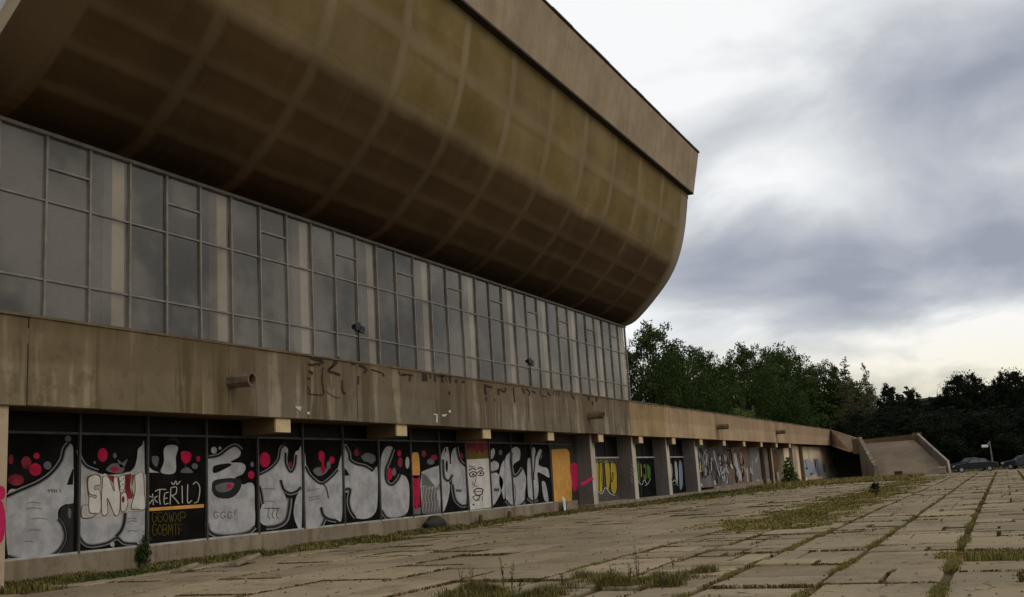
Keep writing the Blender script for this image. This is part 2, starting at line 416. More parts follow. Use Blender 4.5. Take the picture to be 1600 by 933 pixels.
for k in range(len(edges)-1):
    x0, x1 = edges[k], edges[k+1]
    near = x0 > -8
    joint = .05 if near else .045
    if not near:
        y = 4.0 + random.uniform(-1.5, 0)
        while y < YMAX:
            dy = random.choice((1.7, 2.2, 3.0, 3.4))
            if not (x0 < -20.5 and random.random() < .3): slab(x0+joint*.6, x1-joint*.6, y, min(y+dy, YMAX), .014, .012)
            y += dy
    else:
        i = 0
        while i < len(rows)-1:
            y0, y1 = rows[i], rows[i+1]; i += 1
            if i < len(rows)-1 and random.random() < .22: y1 = rows[i+1]; i += 1
            xm = (x0+x1)/2
            if in_median(xm, (y0+y1)/2) and random.random() < .93: continue
            if x0 > -1.1 and 19.5 < (y0+y1)/2 < 20.6: continue
            r = random.random()
            if r < .45:
                t = random.choice((.33, .5, .5, .66)); xc = x0 + (x1-x0)*t
                slab(x0+joint, xc, y0, y1, .03); slab(xc, x1-joint, y0, y1, .03)
            else: slab(x0+joint, x1-joint, y0, y1, .03)
tag(pydata('plaza_paving', V, Fc, MT['slab']), kind='structure')

# ------------------------------------------------------------------ the building
XF, XW = -21.5, -23.0
Y_N, Y_S = 19.85, 83.0
B = thing('sports_palace', 'huge abandoned concrete hall with bulging coffered shell above a glazed storey and graffiti covered podium', 'building')

# shell profile (x, z)
ctrl = [(-28.05,14.42),(-27.09,14.70),(-26.08,15.46),(-24.95,16.53),(-23.83,17.75),(-22.99,19.0),(-22.35,20.45),(-21.87,22.14),(-21.56,23.73),(-21.35,25.02)]
def catmull(P, n, closed=False):
    out = []; m_ = len(P)
    rng_ = range(m_) if closed else range(m_-1)
    for i in rng_:
        p0 = P[(i-1) % m_] if closed or i > 0 else P[0]; p1 = P[i]; p2 = P[(i+1) % m_]
        p3 = P[(i+2) % m_] if closed or i < m_-2 else P[-1]
        for k in range(n):
            t = k/n
            out.append(tuple(.5*(2*b + (c-a)*t + (2*a-5*b+4*c-d)*t*t + (-a+3*b-3*c+d)*t**3) for a, b, c, d in zip(p0, p1, p2, p3)))
    if not closed: out.append(tuple(P[-1]))
    return out
prof = catmull(ctrl, 10)
arc = [0.]
for a_, b_ in zip(prof, prof[1:]): arc.append(arc[-1] + math.dist(a_, b_))
def v_at_z(z):
    for i in range(len(prof)-1):
        if prof[i][1] <= z <= prof[i+1][1]: return arc[i] + (arc[i+1]-arc[i])*(z-prof[i][1])/(prof[i+1][1]-prof[i][1]+1e-9)
def p_at_v(v):
    v = max(0, min(arc[-1], v))
    for i in range(len(arc)-1):
        if arc[i] <= v <= arc[i+1]+1e-9:
            t = (v-arc[i])/(arc[i+1]-arc[i]); a_, b_ = prof[i], prof[i+1]
            d = Vector((b_[0]-a_[0], b_[1]-a_[1])).normalized()
            return (a_[0]+(b_[0]-a_[0])*t, a_[1]+(b_[1]-a_[1])*t, -d.y, d.x)   # point and inward normal
    return prof[-1] + (-1, 0)
HW = [.22, .22, .24, .45, .38]
rows_v = [(v_at_z(z), w) for z, w in zip(ROWS_Z, HW)]
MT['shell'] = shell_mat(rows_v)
# grid lines in u and v with recess depth per cell
ribs = [RIB_Y0 + RIB_S*k for k in range(12)]
RW = .24; SL = .22; DEP = .012
us = [(Y_N, 0)]
for k, r in enumerate(ribs):
    if k > 0: us += [(r-RW-SL, 1), (r-RW, 0)]
    if k == 0: us += [(r+.5, 0), (r+.5+SL, 1)]
    elif k < 11: us += [(r+RW, 0), (r+RW+SL, 1)]
us += [(Y_S, 0)]
u2 = []
for (a_, fa), (b_, fb) in zip(us, us[1:]):
    u2.append((a_, fa))
    if b_-a_ > 2:
        for t in (.25, .5, .75): u2.append((a_+(b_-a_)*t, 1 if fa and fb else 0))
u2.append(us[-1])
vv_ = [(0., 0), (.12, 0)]
prev = .12
for v, w in rows_v:
    a_, b_ = prev+SL, v-w-SL
    vv_.append((prev+SL, 1))
    nseg = max(2, int((b_-a_)/.35))
    for q in range(1, nseg): vv_.append((a_+(b_-a_)*q/nseg, 1))
    vv_ += [(v-w-SL, 1), (v-w, 0), (v, 0), (v+w, 0)]
    prev = v+w
a_, b_ = prev+SL, arc[-1]-.5
vv_.append((a_, 1))
for q in range(1, 6): vv_.append((a_+(b_-a_)*q/6, 1))
vv_ += [(b_, 1), (b_+SL, 0), (arc[-1], 0)]
V = []; UV = []; Fc = []
for (v, fv) in vv_:
    x, z, nx, nz = p_at_v(v)
    for (u, fu) in u2:
        d = DEP if (fu and fv) else 0.
        V.append((x+nx*d, u, z+nz*d)); UV.append((u, v))
nu = len(u2)
for i in range(len(vv_)-1):
    for j_ in range(nu-1):
        Fc.append((i*nu+j_+1, i*nu+j_, (i+1)*nu+j_, (i+1)*nu+j_+1))
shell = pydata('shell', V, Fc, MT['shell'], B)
uvl = shell.data.uv_layers.new(name='UVMap')
for lp in shell.data.loops: uvl.data[lp.index].uv = UV[lp.vertex_index]
# the body behind the shell: end faces, back
XB = -92.0
def mirror_x(x): return -56 - (x + 56)
full = [(x-.06, z) for x, z in prof[::3]] + [(prof[-1][0]-.06, prof[-1][1])]
def end_rim(y0, y1, name):
    V = []; Fc = []
    inn = []
    for i, (x, z) in enumerate(full):
        a_ = full[max(i-1, 0)]; b_ = full[min(i+1, len(full)-1)]
        d = Vector((b_[0]-a_[0], b_[1]-a_[1])).normalized(); inn.append((x-d.y*.55, z+d.x*.55))
    n_ = len(full)
    for y in (y0, y1):
        V += [(x, y, z) for x, z in full] + [(x, y, z) for x, z in inn]
    for i in range(n_-1):
        for o_ in (0, 2*n_):
            Fc.append((o_+i, o_+i+1, o_+n_+i+1, o_+n_+i))
        Fc.append((n_+i, n_+i+1, 3*n_+i+1, 3*n_+i)); Fc.append((i, i+1, 2*n_+i+1, 2*n_+i))
    return pydata(name, V, Fc, MT['roof_band'], B)
end_rim(Y_N+.002, Y_N+.5, 'end_rim'); end_rim(Y_S-.5, Y_S-.002, 'end_rim')
for nm, y in (('end_wall', Y_N+.35), ('end_wall', Y_S-.35)):
    pts = [(x-.3, z+.25) for x, z in full]; pts += [(mirror_x(x), z) for x, z in pts[::-1]]
    V = [(x, y, z) for x, z in pts]
    pydata(nm, V, [tuple(range(len(V)))], MT['end_wall'], B)
V = []; Fc = []
for y in (Y_N, Y_S): V += [(mirror_x(x), y, z) for x, z in full]
n_ = len(full)
for i in range(n_-1): Fc.append((i, i+1, n_+i+1, n_+i))
pydata('back_shell', V, Fc, MT['roof_band'], B, smooth=True)

# roof band: leaning slab above a shadow gap
bm = bmesh.new()
sec = [(-20.98, 25.16), (-20.23, 28.55), (-20.75, 28.6), (-21.6, 25.16)]
def extr(bm, sec, y0, y1, mi=0):
    a_ = [bm.verts.new((x, y0, z)) for x, z in sec]; b_ = [bm.verts.new((x, y1, z)) for x, z in sec]
    n_ = len(sec); fs = []
    for i in range(n_): fs.append(bm.faces.new((a_[i], a_[(i+1) % n_], b_[(i+1) % n_], b_[i])))
    fs.append(bm.faces.new(a_[::-1])); fs.append(bm.faces.new(b_))
    for f in fs: f.material_index = mi
seg = [19.3, 28, 37.2, 46, 54.6, 63.5, 72.4, 83.5]
for a_, b_ in zip(seg, seg[1:]): extr(bm, sec, a_+.012, b_-.012)
bmesh.ops.recalc_face_normals(bm, faces=bm.faces)
obj('roof_band', bm, MT['roof_band'], B)
bm = bmesh.new()
extr(bm, [(-20.93, 25.02), (-20.93, 25.155), (-21.9, 25.155), (-21.9, 25.02)], 19.6, 83.3)
box(bm, -21.75, -21.42, 19.7, 83.25, 24.7, 25.01)
bmesh.ops.recalc_face_normals(bm, faces=bm.faces)
obj('shadow_gap_strip', bm, MT['bitumen'], B)  # dark strip: the shade of the gap is painted into its colour
bm = bmesh.new(); y = 19.25
while y < 83.4:
    y1 = min(y+random.uniform(2, 4), 83.55); dz = random.uniform(-.012, .02); dx = random.uniform(-.01, .02)
    box(bm, -20.75, -20.15+dx, y+.004, y1-.004, 28.6+dz*.3, 28.74+dz); y = y1
obj('roof_flashing', bm, MT['bitumen'], B)
# roof deck (sagging between the two edges)
V = []; Fc = []
for i in range(13):
    t = i/12; x = -20.8 + (mirror_x(-20.8)+20.8)*t; z = 28.5 - 3.2*4*t*(1-t)
    V += [(x, 19.3, z), (x, 83.4, z)]
for i in range(12): Fc.append((2*i, 2*i+1, 2*i+3, 2*i+2))
pydata('roof', V, Fc, MT['bitumen'], B)

# curtain wall
XG = -28.0; ZT, ZB = 14.47, 6.55
MS = (Y_S-.05-23.63)/32; ymul = [Y_S-.05 - MS*k for k in range(35)][::-1]      # 34 bays
H1, H2, HS = 12.07, 9.35, 13.25
for k in range(34):
    y0, y1 = ymul[k], ymul[k+1]
    w = .045
    bm = bmesh.new()
    box(bm, XG-.05, XG+.09, y0-w+.003, y0+w, ZB, ZT-.12)                        # upright
    if k == 33: box(bm, XG-.05, XG+.09, y1-.01, y1+.09, ZB, ZT-.12)
    for z in (H1, H2): box(bm, XG-.03, XG+.06, y0+w, y1-w, z-.035, z+.035)
    if (k-2) % 3 == 0: box(bm, XG-.03, XG+.07, y0+w, y1-w, HS-.04, HS+.04)
    f = bpy.data.objects.new('window', None); COL.objects.link(f); f.parent = B
    obj('frame', bm, MT['mullion'], f)
    bm = bmesh.new()
    zs = [ZB, H2, H1] + ([HS] if (k-2) % 3 == 0 else []) + [ZT-.05]
    for z0, z1 in zip(zs, zs[1:]):
        ti = random.gauss(0, .0035); tj = random.gauss(0, .0035)
        x = XG
        vs = [bm.verts.new(c) for c in ((x-tj-ti, y0+w-.01, z0), (x+tj-ti, y1-w+.01, z0), (x+tj+ti, y1-w+.01, z1), (x-tj+ti, y0+w-.01, z1))]
        bm.faces.new(vs)
    obj('pane', bm, MT['glass'], f)
bm = bmesh.new()
box(bm, XG-.08, XG+.16, ymul[0]-.05, Y_S+.04, ZT-.12, ZT+.03)
obj('head_rail', bm, MT['mullion'], B)
for k in range(34):
    if (k-3) % 3 == 0:
        bm = bmesh.new(); yc = ymul[k] + MS*.78
        box(bm, XG-.55, XG-.12, yc-.28, yc+.3, 6.3, 14.4)
        obj('interior_column', bm, MT['int_col'], B)
bm = bmesh.new()     # the foyer behind the glass
box(bm, XG-9, XG-8.8, Y_N, Y_S-.1, 6.3, 14.5)
box(bm, XG-8.8, XG-.1, Y_N, Y_S-.1, 14.42, 14.5)
box(bm, XG-8.8, XG-.1, Y_S-.3, Y_S-.1, 6.3, 14.42)
box(bm, XG-8.8, XG-.1, Y_N, Y_N+.2, 6.3, 14.42)
obj('foyer_wall', bm, MT['interior'], B)
bm = bmesh.new()     # hall body behind the foyer
box(bm, -84, XG-9.0, Y_N+.6, Y_S-.6, 0, 16)
obj('hall_core', bm, MT['interior'], B)

# terrace deck + fascia
bm = bmesh.new()
box(bm, -84, XF-.02, 2, Y_S+.5, 5.9, 6.28)
box(bm, -30, XF-.02, Y_S+.51, 149, 5.9, 6.28)
box(bm, -30, -29.7, Y_S+.51, 149, 0, 5.89)
obj('terrace_deck', bm, MT['terrace'], B)
fj = [2, 10, 17.75, 25.1, 32.2, 39.6, 47.4, 55.4, 63.5, 71, 78.3, 85.6, 93, 101, 110, 117.5, 125.5, 134, 149.2]
fm = ['a', 'a', 'a', 'b', 'b', 'b', 'b', 'b', 'c', 'd', 'd', 'd', 'd', 'd', 'd', 'd', 'd', 'd']
for a_, b_, mm in zip(fj, fj[1:], fm):
    bm = bmesh.new()
    dz = random.uniform(-.015, .015); dx = random.uniform(-.012, .012)
    box(bm, XF-.28, XF+dx, a_+.014, b_-.014, 4.36+dz, 6.56, 0, .012)
    # chipped coping course
    y = a_+.01; zc = 6.56
    while y < b_-.02:
        y1 = min(y+random.uniform(.5, 1.8), b_-.01)
        box(bm, XF-.34, XF+.035+random.uniform(-.02, .015), y, y1, zc+.002, zc+.075+random.uniform(-.022, .018), 1); y = y1+.001
    obj('fascia_panel', bm, [MT['fascia_'+mm], MT['coping']], B)
bm = bmesh.new(); box(bm, XF-.24, XF-.1, 2, 149.1, 4.45, 6.5); obj('joint_filler', bm, MT['joint'], B)
# soffit
bm = bmesh.new(); box(bm, -29.6, XF-.285, 2, 149, 4.36+.03, 4.6); obj('soffit', bm, MT['beam'], B)
# sloping end of the fascia turning to the stair
bm = bmesh.new()
P_ = [Vector(onX((1306, 672), XF)), Vector((XF, 149.2, 4.36)), Vector(onY((1329, 706), 140)), Vector(onY((1340, 684.5), 140))]
P_[0] = Vector((XF, 149.2, 6.6))
off = Vector((-.2, -.35, 0)) * -1
a_ = [bm.verts.new(p) for p in P_]; b_ = [bm.verts.new(p + Vector((-.25, .3, 0))) for p in P_]
bm.faces.new(a_)
for i in range(4): bm.faces.new((a_[i], b_[i], b_[(i+1) % 4], a_[(i+1) % 4]))
bm.faces.new(b_[::-1]); bmesh.ops.recalc_face_normals(bm, faces=bm.faces)
obj('return_parapet', bm, MT['fascia_d'], B)
# passage below it: roof slab, back walls
bm = bmesh.new()
q = [(-29.6, 149.0), (-21.6, 149.4), (P_[2].x-.1, P_[2].y+.6), (P_[2].x+.2, 158), (-29.6, 158)]
for z0, z1 in ((4.3, 4.7),):
    lo = [bm.verts.new((x, y, z0 if i in (0, 1, 4) else 3.2)) for i, (x, y) in enumerate(q)]
    hi = [bm.verts.new((x, y, z1 if i in (0, 1, 4) else 3.6)) for i, (x, y) in enumerate(q)]
    bm.faces.new(lo); bm.faces.new(hi[::-1])
    for i in range(5): bm.faces.new((lo[i], lo[(i+1) % 5], hi[(i+1) % 5], hi[i]))
box(bm, -29.6, -14, 158, 158.4, -.05, 5.0)
bmesh.ops.recalc_face_normals(bm, faces=bm.faces)
obj('passage', bm, MT['interior'], B)

# drain spouts
for (px, py), ln in (((352, 594), .85), ((917, 649), .95), ((1119, 667), .95), ((1212, 675), .95), ((1299, 684), .95)):
    c = onX((px, py), XF); y, z = c[1]+.25, c[2]-.02
    bm = bmesh.new(); n8 = 8; R0, R1 = .235, .17
    def ring(x, r): return [bm.verts.new((x, y+r*math.cos(math.pi/8+math.pi*k/4), z+.02*(XF-x)+r*math.sin(math.pi/8+math.pi*k/4))) for k in range(n8)]
    r = [ring(XF-.02, R0), ring(XF+ln, R0), ring(XF+ln, R1), ring(XF+.15, R1)]
    for a1, b1 in zip(r, r[1:]):
        for k in range(n8): bm.faces.new((a1[k], a1[(k+1) % n8], b1[(k+1) % n8], b1[k]))
    bm.faces.new(r[-1]); bmesh.ops.recalc_face_normals(bm, faces=bm.faces)
    obj('drain_spout', bm, MT['rust'], B)

# spalled render and exposed reinforcement along the fascia (thin, ragged, in its own shape)
def ragged(bm, y0, y1, z0, z1, x, rgh=.3, n=14, mi=0):
    vs = []
    cy, cz = (y0+y1)/2, (z0+z1)/2
    for k in range(n):
        t = 2*math.pi*k/n; q = 1 + random.uniform(-rgh, rgh)
        ct, st = math.cos(t), math.sin(t); mag = 1/max(abs(ct), abs(st))
        vs.append(bm.verts.new((x, cy+(y1-y0)/2*ct*mag*q*.95, cz+(z1-z0)/2*st*mag*q*.95)))
    f = bm.faces.new(vs); f.material_index = mi
def fpx(p): return onX(p, XF)
MT['spall'] = flat('spalled_concrete_dark', (.028, .017, .010), .95, var=.5, scale=8)
MT['paint_white'] = flat('old_white_paint', (.48, .45, .40), .8, var=.2, scale=8)
bm = bmesh.new()
def px_poly(bm, pts, x, mi=0, dx=0.):
    vs = [bm.verts.new((x, *onX(p, x)[1:])) for p in pts]
    try: f = bm.faces.new(vs); f.material_index = mi
    except ValueError: pass
def stroke(bm, pts, w, x, mi=0, smooth=True):
    """a ribbon of width w (photo pixels) laid on the plane X = x, traced in facade coordinates"""
    P = catmull(pts, 6) if smooth and len(pts) > 2 else pts
    P = [Vector((p[0], p[1])) for p in P]
    L_, R_ = [], []
    for i, p in enumerate(P):
        d = (P[min(i+1, len(P)-1)] - P[max(i-1, 0)])
        if d.length < 1e-6: d = Vector((1, 0))
        d.normalize(); nrm = Vector((-d.y, d.x))*w/2
        L_.append(bm.verts.new(tuple(onX(p+nrm, x)))); R_.append(bm.verts.new(tuple(onX(p-nrm, x))))
    for i in range(len(P)-1):
        try: bm.faces.new((L_[i], L_[i+1], R_[i+1], R_[i])).material_index = mi
        except ValueError: pass
XS = XF+.022
def Z(o): return lambda x, y: (o[0]+x/o[2], o[1]+y/o[2])
z7 = Z((460, 540, 5.3333))
for pts, w in ([((135, 95), (170, 110), (225, 125), (240, 150)), 4], [((120, 150), (150, 160), (200, 150), (215, 165)), 3.2], [((118, 210), (150, 225), (145, 240)), 2.4],
               [((112, 265), (135, 280)), 2.2], [((110, 340), (130, 375), (122, 400), (180, 408), (243, 405), (240, 340), (232, 270), (240, 180)), 1.4],
               [((370, 95), (345, 150), (290, 205), (330, 225), (385, 245)), 3.6], [((345, 110), (320, 160), (285, 200)), 2], [((400, 290), (405, 380), (430, 400)), 2.2],
               [((265, 380), (330, 425), (380, 435)), 1.0], [((480, 140), (510, 150)), 5], [((535, 165), (570, 175), (600, 200), (580, 230)), 4],
               [((640, 200), (690, 215), (740, 235), (745, 260)), 2.2], [((870, 210), (880, 240), (930, 250)), 2], [((900, 235), (960, 245), (990, 250)), 2.6], [((965, 250), (960, 300)), 2.4]):
    bm = bmesh.new(); stroke(bm, [z7(*p) for p in pts], w, XS); obj('spalled_patch', bm, MT['spall'], B)
for x0, x1, y0, y1 in ((1065, 1110, 210, 300), (1128, 1142, 220, 275), (1165, 1180, 230, 300), (1190, 1250, 240, 262), (1222, 1245, 250, 315), (1262, 1272, 255, 300), (1290, 1310, 255, 310), (1340, 1360, 282, 312), (1400, 1420, 292, 312), (1285, 1302, 380, 410), (527, 540, 250, 330)):
    bm = bmesh.new(); px_poly(bm, [z7(x0+random.uniform(-4, 4), y0), z7((x0+x1)/2, y0+random.uniform(-6, 8)), z7(x1, y0+random.uniform(-4, 8)), z7(x1-random.uniform(0, 5), (y0+y1)/2), z7(x1, y1), z7((x0+x1)/2, y1-random.uniform(0, 14)), z7(x0, y1-4)], XS); obj('spalled_patch', bm, MT['spall'], B)
z8 = Z((740, 580, 6.1538))
for pts, w in ([((110, 125), (115, 200), (125, 225)), 3.2], [((115, 140), (180, 155)), 2.6], [((118, 245), (125, 285)), 2.0], [((240, 165), (245, 225)), 2.6], [((255, 170), (300, 200), (310, 160)), 2.4],
               [((200, 265), (210, 285)), 1.4], [((385, 150), (388, 220), (398, 300)), 1.8], [((470, 160), (490, 215)), 1.8], [((510, 170), (540, 200), (530, 240)), 2.2], [((560, 190), (600, 210)), 2.6], [((640, 180), (650, 230), (700, 245)), 1.4],
               [((710, 200), (740, 240)), 2.4], [((770, 190), (765, 230)), 1.4], [((800, 175), (795, 235)), 1.4], [((825, 180), (820, 240)), 1.6], [((930, 185), (940, 230), (970, 270)), 2.2],
               [((1110, 240), (1112, 280)), 2.6], [((1185, 245), (1185, 290)), 2.2], [((1145, 290), (1150, 330)), 1.4], [((525, 260), (535, 480)), .7]):
    bm = bmesh.new(); stroke(bm, [z8(*p) for p in pts], w, XS); obj('spalled_patch', bm, MT['spall'], B)
for pts in ([(5, 508), (60, 508), (50, 548), (25, 530)], [(1160, 568), (1195, 570), (1195, 642), (1182, 642), (1182, 580), (1160, 578)], [(1228, 575), (1272, 570), (1260, 590), (1235, 592)], [(1285, 540), (1305, 538), (1302, 560), (1288, 560)], [(105, 555), (130, 550), (125, 575), (108, 572)]):
    bm = bmesh.new(); px_poly(bm, [z7(*p) for p in pts], XF+.02); obj('paint_remnant', bm, MT['paint_white'], B)

# beams under the fascia
beams = [28.3 + 7.55*k for k in range(-3, 16)]
for k, y in enumerate(beams):
    if y > 119: break
    if 18 < y < 24: continue
    bm = bmesh.new()
    box(bm, -23.6, -21.66, y-.82, y, 3.88, 4.388, 0)
    box(bm, -21.659, -21.60, y-.80, y-.02, 3.9, 4.357, 1)
    obj('beam', bm, [MT['beam'], MT['beam_end']], B)

# plinth
bm = bmesh.new()
box(bm, XW-.4, XW+.10, 2, 56.9, -.1, .60, 0, .02)
obj('plinth', bm, MT['plinth'], B)
bm = bmesh.new()
box(bm, XW-.6, -21.95, 57.2, 88.6, -.1, .30, 0, .02)
box(bm, XW-.6, XW+.12, 88.6, 119, -.1, .5, 0, .02)
box(bm, XW-.6, -22.5, 57.2, 66, .3, .34)
obj('door_step', bm, MT['plinth'], B)

# left column, fins
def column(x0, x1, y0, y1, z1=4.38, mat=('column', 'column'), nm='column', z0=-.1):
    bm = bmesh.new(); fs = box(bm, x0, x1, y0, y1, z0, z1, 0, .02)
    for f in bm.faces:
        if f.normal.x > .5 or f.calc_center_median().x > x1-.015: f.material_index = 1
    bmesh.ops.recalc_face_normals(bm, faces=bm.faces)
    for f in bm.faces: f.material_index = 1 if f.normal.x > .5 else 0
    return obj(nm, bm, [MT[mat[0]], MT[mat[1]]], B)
lc = column(-22.3, -21.62, 16.0, 17.34)
FX = -22.05
fins = [58.1, 65.65, 73.3, 81.0]
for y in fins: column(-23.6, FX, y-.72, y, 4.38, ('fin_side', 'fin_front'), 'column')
column(-23.6, -22.1, 122.2, 124.6, 4.38, ('fin_side', 'column'), 'column')
column(-22.9, -22.6, 112.5, 113.1, 4.38, ('beam', 'column'), 'column')
column(-22.9, -22.6, 108.5, 109.0, 4.38, ('beam', 'beam'), 'column')

# ---------------------------------------------------------------- shopfront bays with their graffiti
GM = {}
def gm(name, c, rough=.55, var=.12, scale=2.5):
    GM[name] = flat('spray_'+name, c, .75, .08, var=var, scale=scale); return GM[name]
gm('grey', (.33, .33, .34), var=.2); gm('grey2', (.115, .115, .118)); gm('black', (.006, .006, .006)); gm('red', (.36, .012, .045), var=.3); gm('maroon', (.16, .02, .03), var=.4)
gm('white', (.50, .48, .45)); gm('cream', (.38, .35, .31)); gm('orange', (.52, .27, .07)); gm('yellow', (.36, .27, .04)); gm('dullyellow', (.12, .08, .014)); gm('green', (.07, .12, .025))
gm('magenta', (.40, .02, .08)); gm('blue', (.16, .21, .30)); gm('paleblue', (.34, .37, .42)); gm('midgrey', (.16, .15, .15)); gm('brown', (.12, .07, .035)); gm('softblack', (.02, .02, .021))
gm('shade', (.21, .21, .218))
c1 = Z((0, 600, 2.8025)); c2 = Z((300, 600, 2.8025)); c3 = Z((600, 600, 2.8025))
XP = XW
class Graf:
    def __init__(s): s.bm = bmesh.new(); s.k = 0; s.used = []
    def mi(s, c):
        if c not in s.used: s.used.append(c)
        return s.used.index(c)
    def x(s, lvl): return XP + .012 + .004*lvl
    def poly(s, f, pts, c, lvl=0, smooth=True):
        P = catmull(pts, 5, True) if smooth else pts
        x = s.x(lvl); vs = [s.bm.verts.new(tuple(onX(f(*p), x))) for p in P]
        try: s.bm.faces.new(vs).material_index = s.mi(c)
        except ValueError: pass
    def ell(s, f, cx, cy, rx, ry, c, lvl=1):
        s.poly(f, [(cx+rx*math.cos(t*math.pi/5), cy+ry*math.sin(t*math.pi/5)) for t in range(10)], c, lvl)
    def st(s, f, pts, w, c, lvl=3, smooth=True):
        if lvl == 3 and w >= 2 and c in ('softblack', 'black'):
            stroke(s.bm, [f(*p) for p in pts], w*2.6, s.x(1), s.mi('shade'), smooth); stroke(s.bm, [f(*p) for p in pts], w*1.7, s.x(2), s.mi('grey2'), smooth)
        stroke(s.bm, [f(*p) for p in pts], w, s.x(lvl), s.mi(c), smooth)
    def outlined(s, f, pts, c, oc, w, lvl):
        s.poly(f, pts, c, lvl); s.st(f, pts+[pts[0]], w, oc, lvl+1)
    def done(s, parent): return obj('graffiti', s.bm, [GM[c] for c in s.used], parent)
YB = [17.16, 20.68, 23.19, 25.70, 28.21, 30.73, 33.25, 35.77, 38.30, 40.8, 43.3, 45.8, 48.3, 50.8, 53.35]
ZP0, ZP1 = .62, 3.83
panels = []
for k in range(14):
    y0, y1 = YB[k], YB[k+1]
    bm = bmesh.new(); box(bm, XP-.08, XP+.004, y0+.03, y1-.03, ZP0, ZP1-.03)
    p = obj('shopfront_panel', bm, MT['board'], B); panels.append(p)
    bm = bmesh.new()
    box(bm, XP-.06, XP+.085, y0-.04, y0+.028, ZP0-.02, 4.39, 0)
    box(bm, XP-.05, XP+.06, y0+.03, y1-.042, ZP1-.029, ZP1+.035, 0); box(bm, XP+.01, XP+.05, y0+.029, y0+.05, ZP0+.04, ZP1-.04, 1)
    box(bm, XP-.05, XP+.07, y0+.03, y1-.042, ZP0-.03, ZP0+.035, 1)
    obj('frame', bm, [MT['frame'], MT['frame_light']], p)
    bm = bmesh.new(); box(bm, XP-.08, XP-.01, y0+.03, y1-.042, ZP1+.036, 4.39)
    obj('transom_glass', bm, MT['dark_glass'], p)

# bay 0
g = Graf(); f = c1
g.poly(f, [(32, 487), (90, 460), (170, 425), (225, 385), (262, 335), (276, 285), (298, 264), (318, 272), (321, 330), (321, 520), (290, 525), (258, 548), (255, 590), (275, 622), (285, 670), (268, 712), (235, 742), (180, 760), (95, 766), (35, 748)], 'grey')
g.poly(f, [(318, 372), (300, 420), (294, 442), (320, 440), (322, 375)], 'black', 2, False)
g.poly(f, [(321, 522), (290, 528), (262, 550), (260, 588), (282, 615), (292, 670), (275, 715), (255, 745), (321, 742)], 'softblack', 1, False)
g.poly(f, [(300, 545), (312, 555), (308, 590), (298, 575)], 'grey2', 2)
g.st(f, [(30, 492), (90, 465), (170, 430), (228, 388), (268, 335), (282, 285), (300, 262)], 3.0, 'black', 3)
g.st(f, [(255, 590), (276, 622), (286, 670), (268, 714), (235, 746), (180, 764), (95, 770), (36, 755)], 3.2, 'softblack', 3)
for cx, cy, rx, ry, c in ((48, 330, 11, 22, 'maroon'), (115, 345, 22, 28, 'maroon'), (160, 315, 13, 14, 'red'), (155, 375, 27, 28, 'red'), (70, 420, 35, 25, 'maroon'), (208, 357, 17, 18, 'grey2')):
    g.ell(f, cx, cy, rx, ry, c, 1)
g.ell(f, 298, 240, 14, 14, 'grey2', 1)
for a_ in ((205, 466, 40), (120, 520, 60), (115, 545, 70), (140, 590, 70), (125, 640, 55), (110, 690, 40)):
    g.st(f, [(a_[0], a_[1]), (a_[0]+a_[2]*.5, a_[1]-3), (a_[0]+a_[2], a_[1]+2)], .7, 'midgrey', 4)
for a_ in (212, 225, 236, 246, 262): g.st(f, [(a_, 460), (a_+4, 476)], .8, 'softblack', 4, False)
g.done(panels[0])
# bay 1
g = Graf()
g.poly(f, [(343, 285), (350, 325), (372, 362), (420, 388), (480, 398), (545, 395), (585, 370), (600, 325), (604, 288), (622, 270), (632, 280), (632, 688), (598, 697), (545, 690), (515, 668), (470, 692), (405, 702), (362, 690), (343, 655)], 'grey')
g.st(f, [(343, 290), (355, 330), (380, 362), (430, 382)], 2.4, 'black', 3)
g.st(f, [(548, 565), (545, 600), (532, 640), (508, 668)], 3.0, 'black', 3)
g.st(f, [(345, 665), (370, 698), (405, 708), (470, 696), (512, 674), (545, 696), (600, 700)], 2.6, 'softblack', 3)
g.ell(f, 450, 311, 22, 30, 'red'); g.ell(f, 503, 314, 8, 12, 'grey2'); g.ell(f, 415, 344, 6, 6, 'grey2')
g.poly(f, [(465, 378), (490, 350), (530, 352), (545, 375), (520, 392)], 'grey2', 1); g.ell(f, 502, 373, 18, 12, 'red', 2)
g.poly(f, [(515, 330), (535, 345), (558, 328), (545, 362), (525, 362)], 'grey2', 1)
g.ell(f, 492, 702, 10, 10, 'cream', 2); g.st(f, [(495, 708), (500, 722)], 2, 'cream', 2, False)
# the outlined tag
g.poly(f, [(372, 430), (385, 400), (420, 395), (470, 398), (520, 395), (580, 385), (600, 420), (640, 400), (640, 540), (560, 560), (400, 580), (378, 500)], 'cream', 3)
g.poly(f, [(378, 420), (392, 400), (430, 395), (440, 412), (400, 420), (388, 500)], 'dullyellow', 4)
g.poly(f, [(470, 398), (500, 402), (498, 440)], 'maroon', 4, False); g.poly(f, [(548, 398), (575, 392), (570, 450), (582, 500), (562, 505), (548, 470)], 'maroon', 4, False)
g.poly(f, [(575, 400), (590, 395), (578, 455), (590, 500), (578, 490)], 'dullyellow', 4, False)
for pts in ([(388, 410), (412, 398), (436, 405), (440, 440), (418, 445), (416, 462), (438, 468), (440, 560), (400, 565), (390, 545), (392, 495), (418, 500), (420, 488), (392, 480), (385, 440)],
            [(450, 405), (475, 408), (500, 470), (498, 415), (522, 420), (525, 545), (505, 575), (470, 500), (472, 565), (445, 560)],
            [(530, 485), (550, 475), (560, 520), (548, 555), (530, 552)], [(515, 410), (545, 398), (548, 440), (540, 470), (525, 470)],
            [(590, 400), (625, 388), (632, 470), (635, 545), (600, 548), (575, 540), (592, 470)]):
    g.outlined(f, pts, 'white', 'brown', 1.1, 5)
g.ell(f, 540, 505, 6, 14, 'maroon', 8)
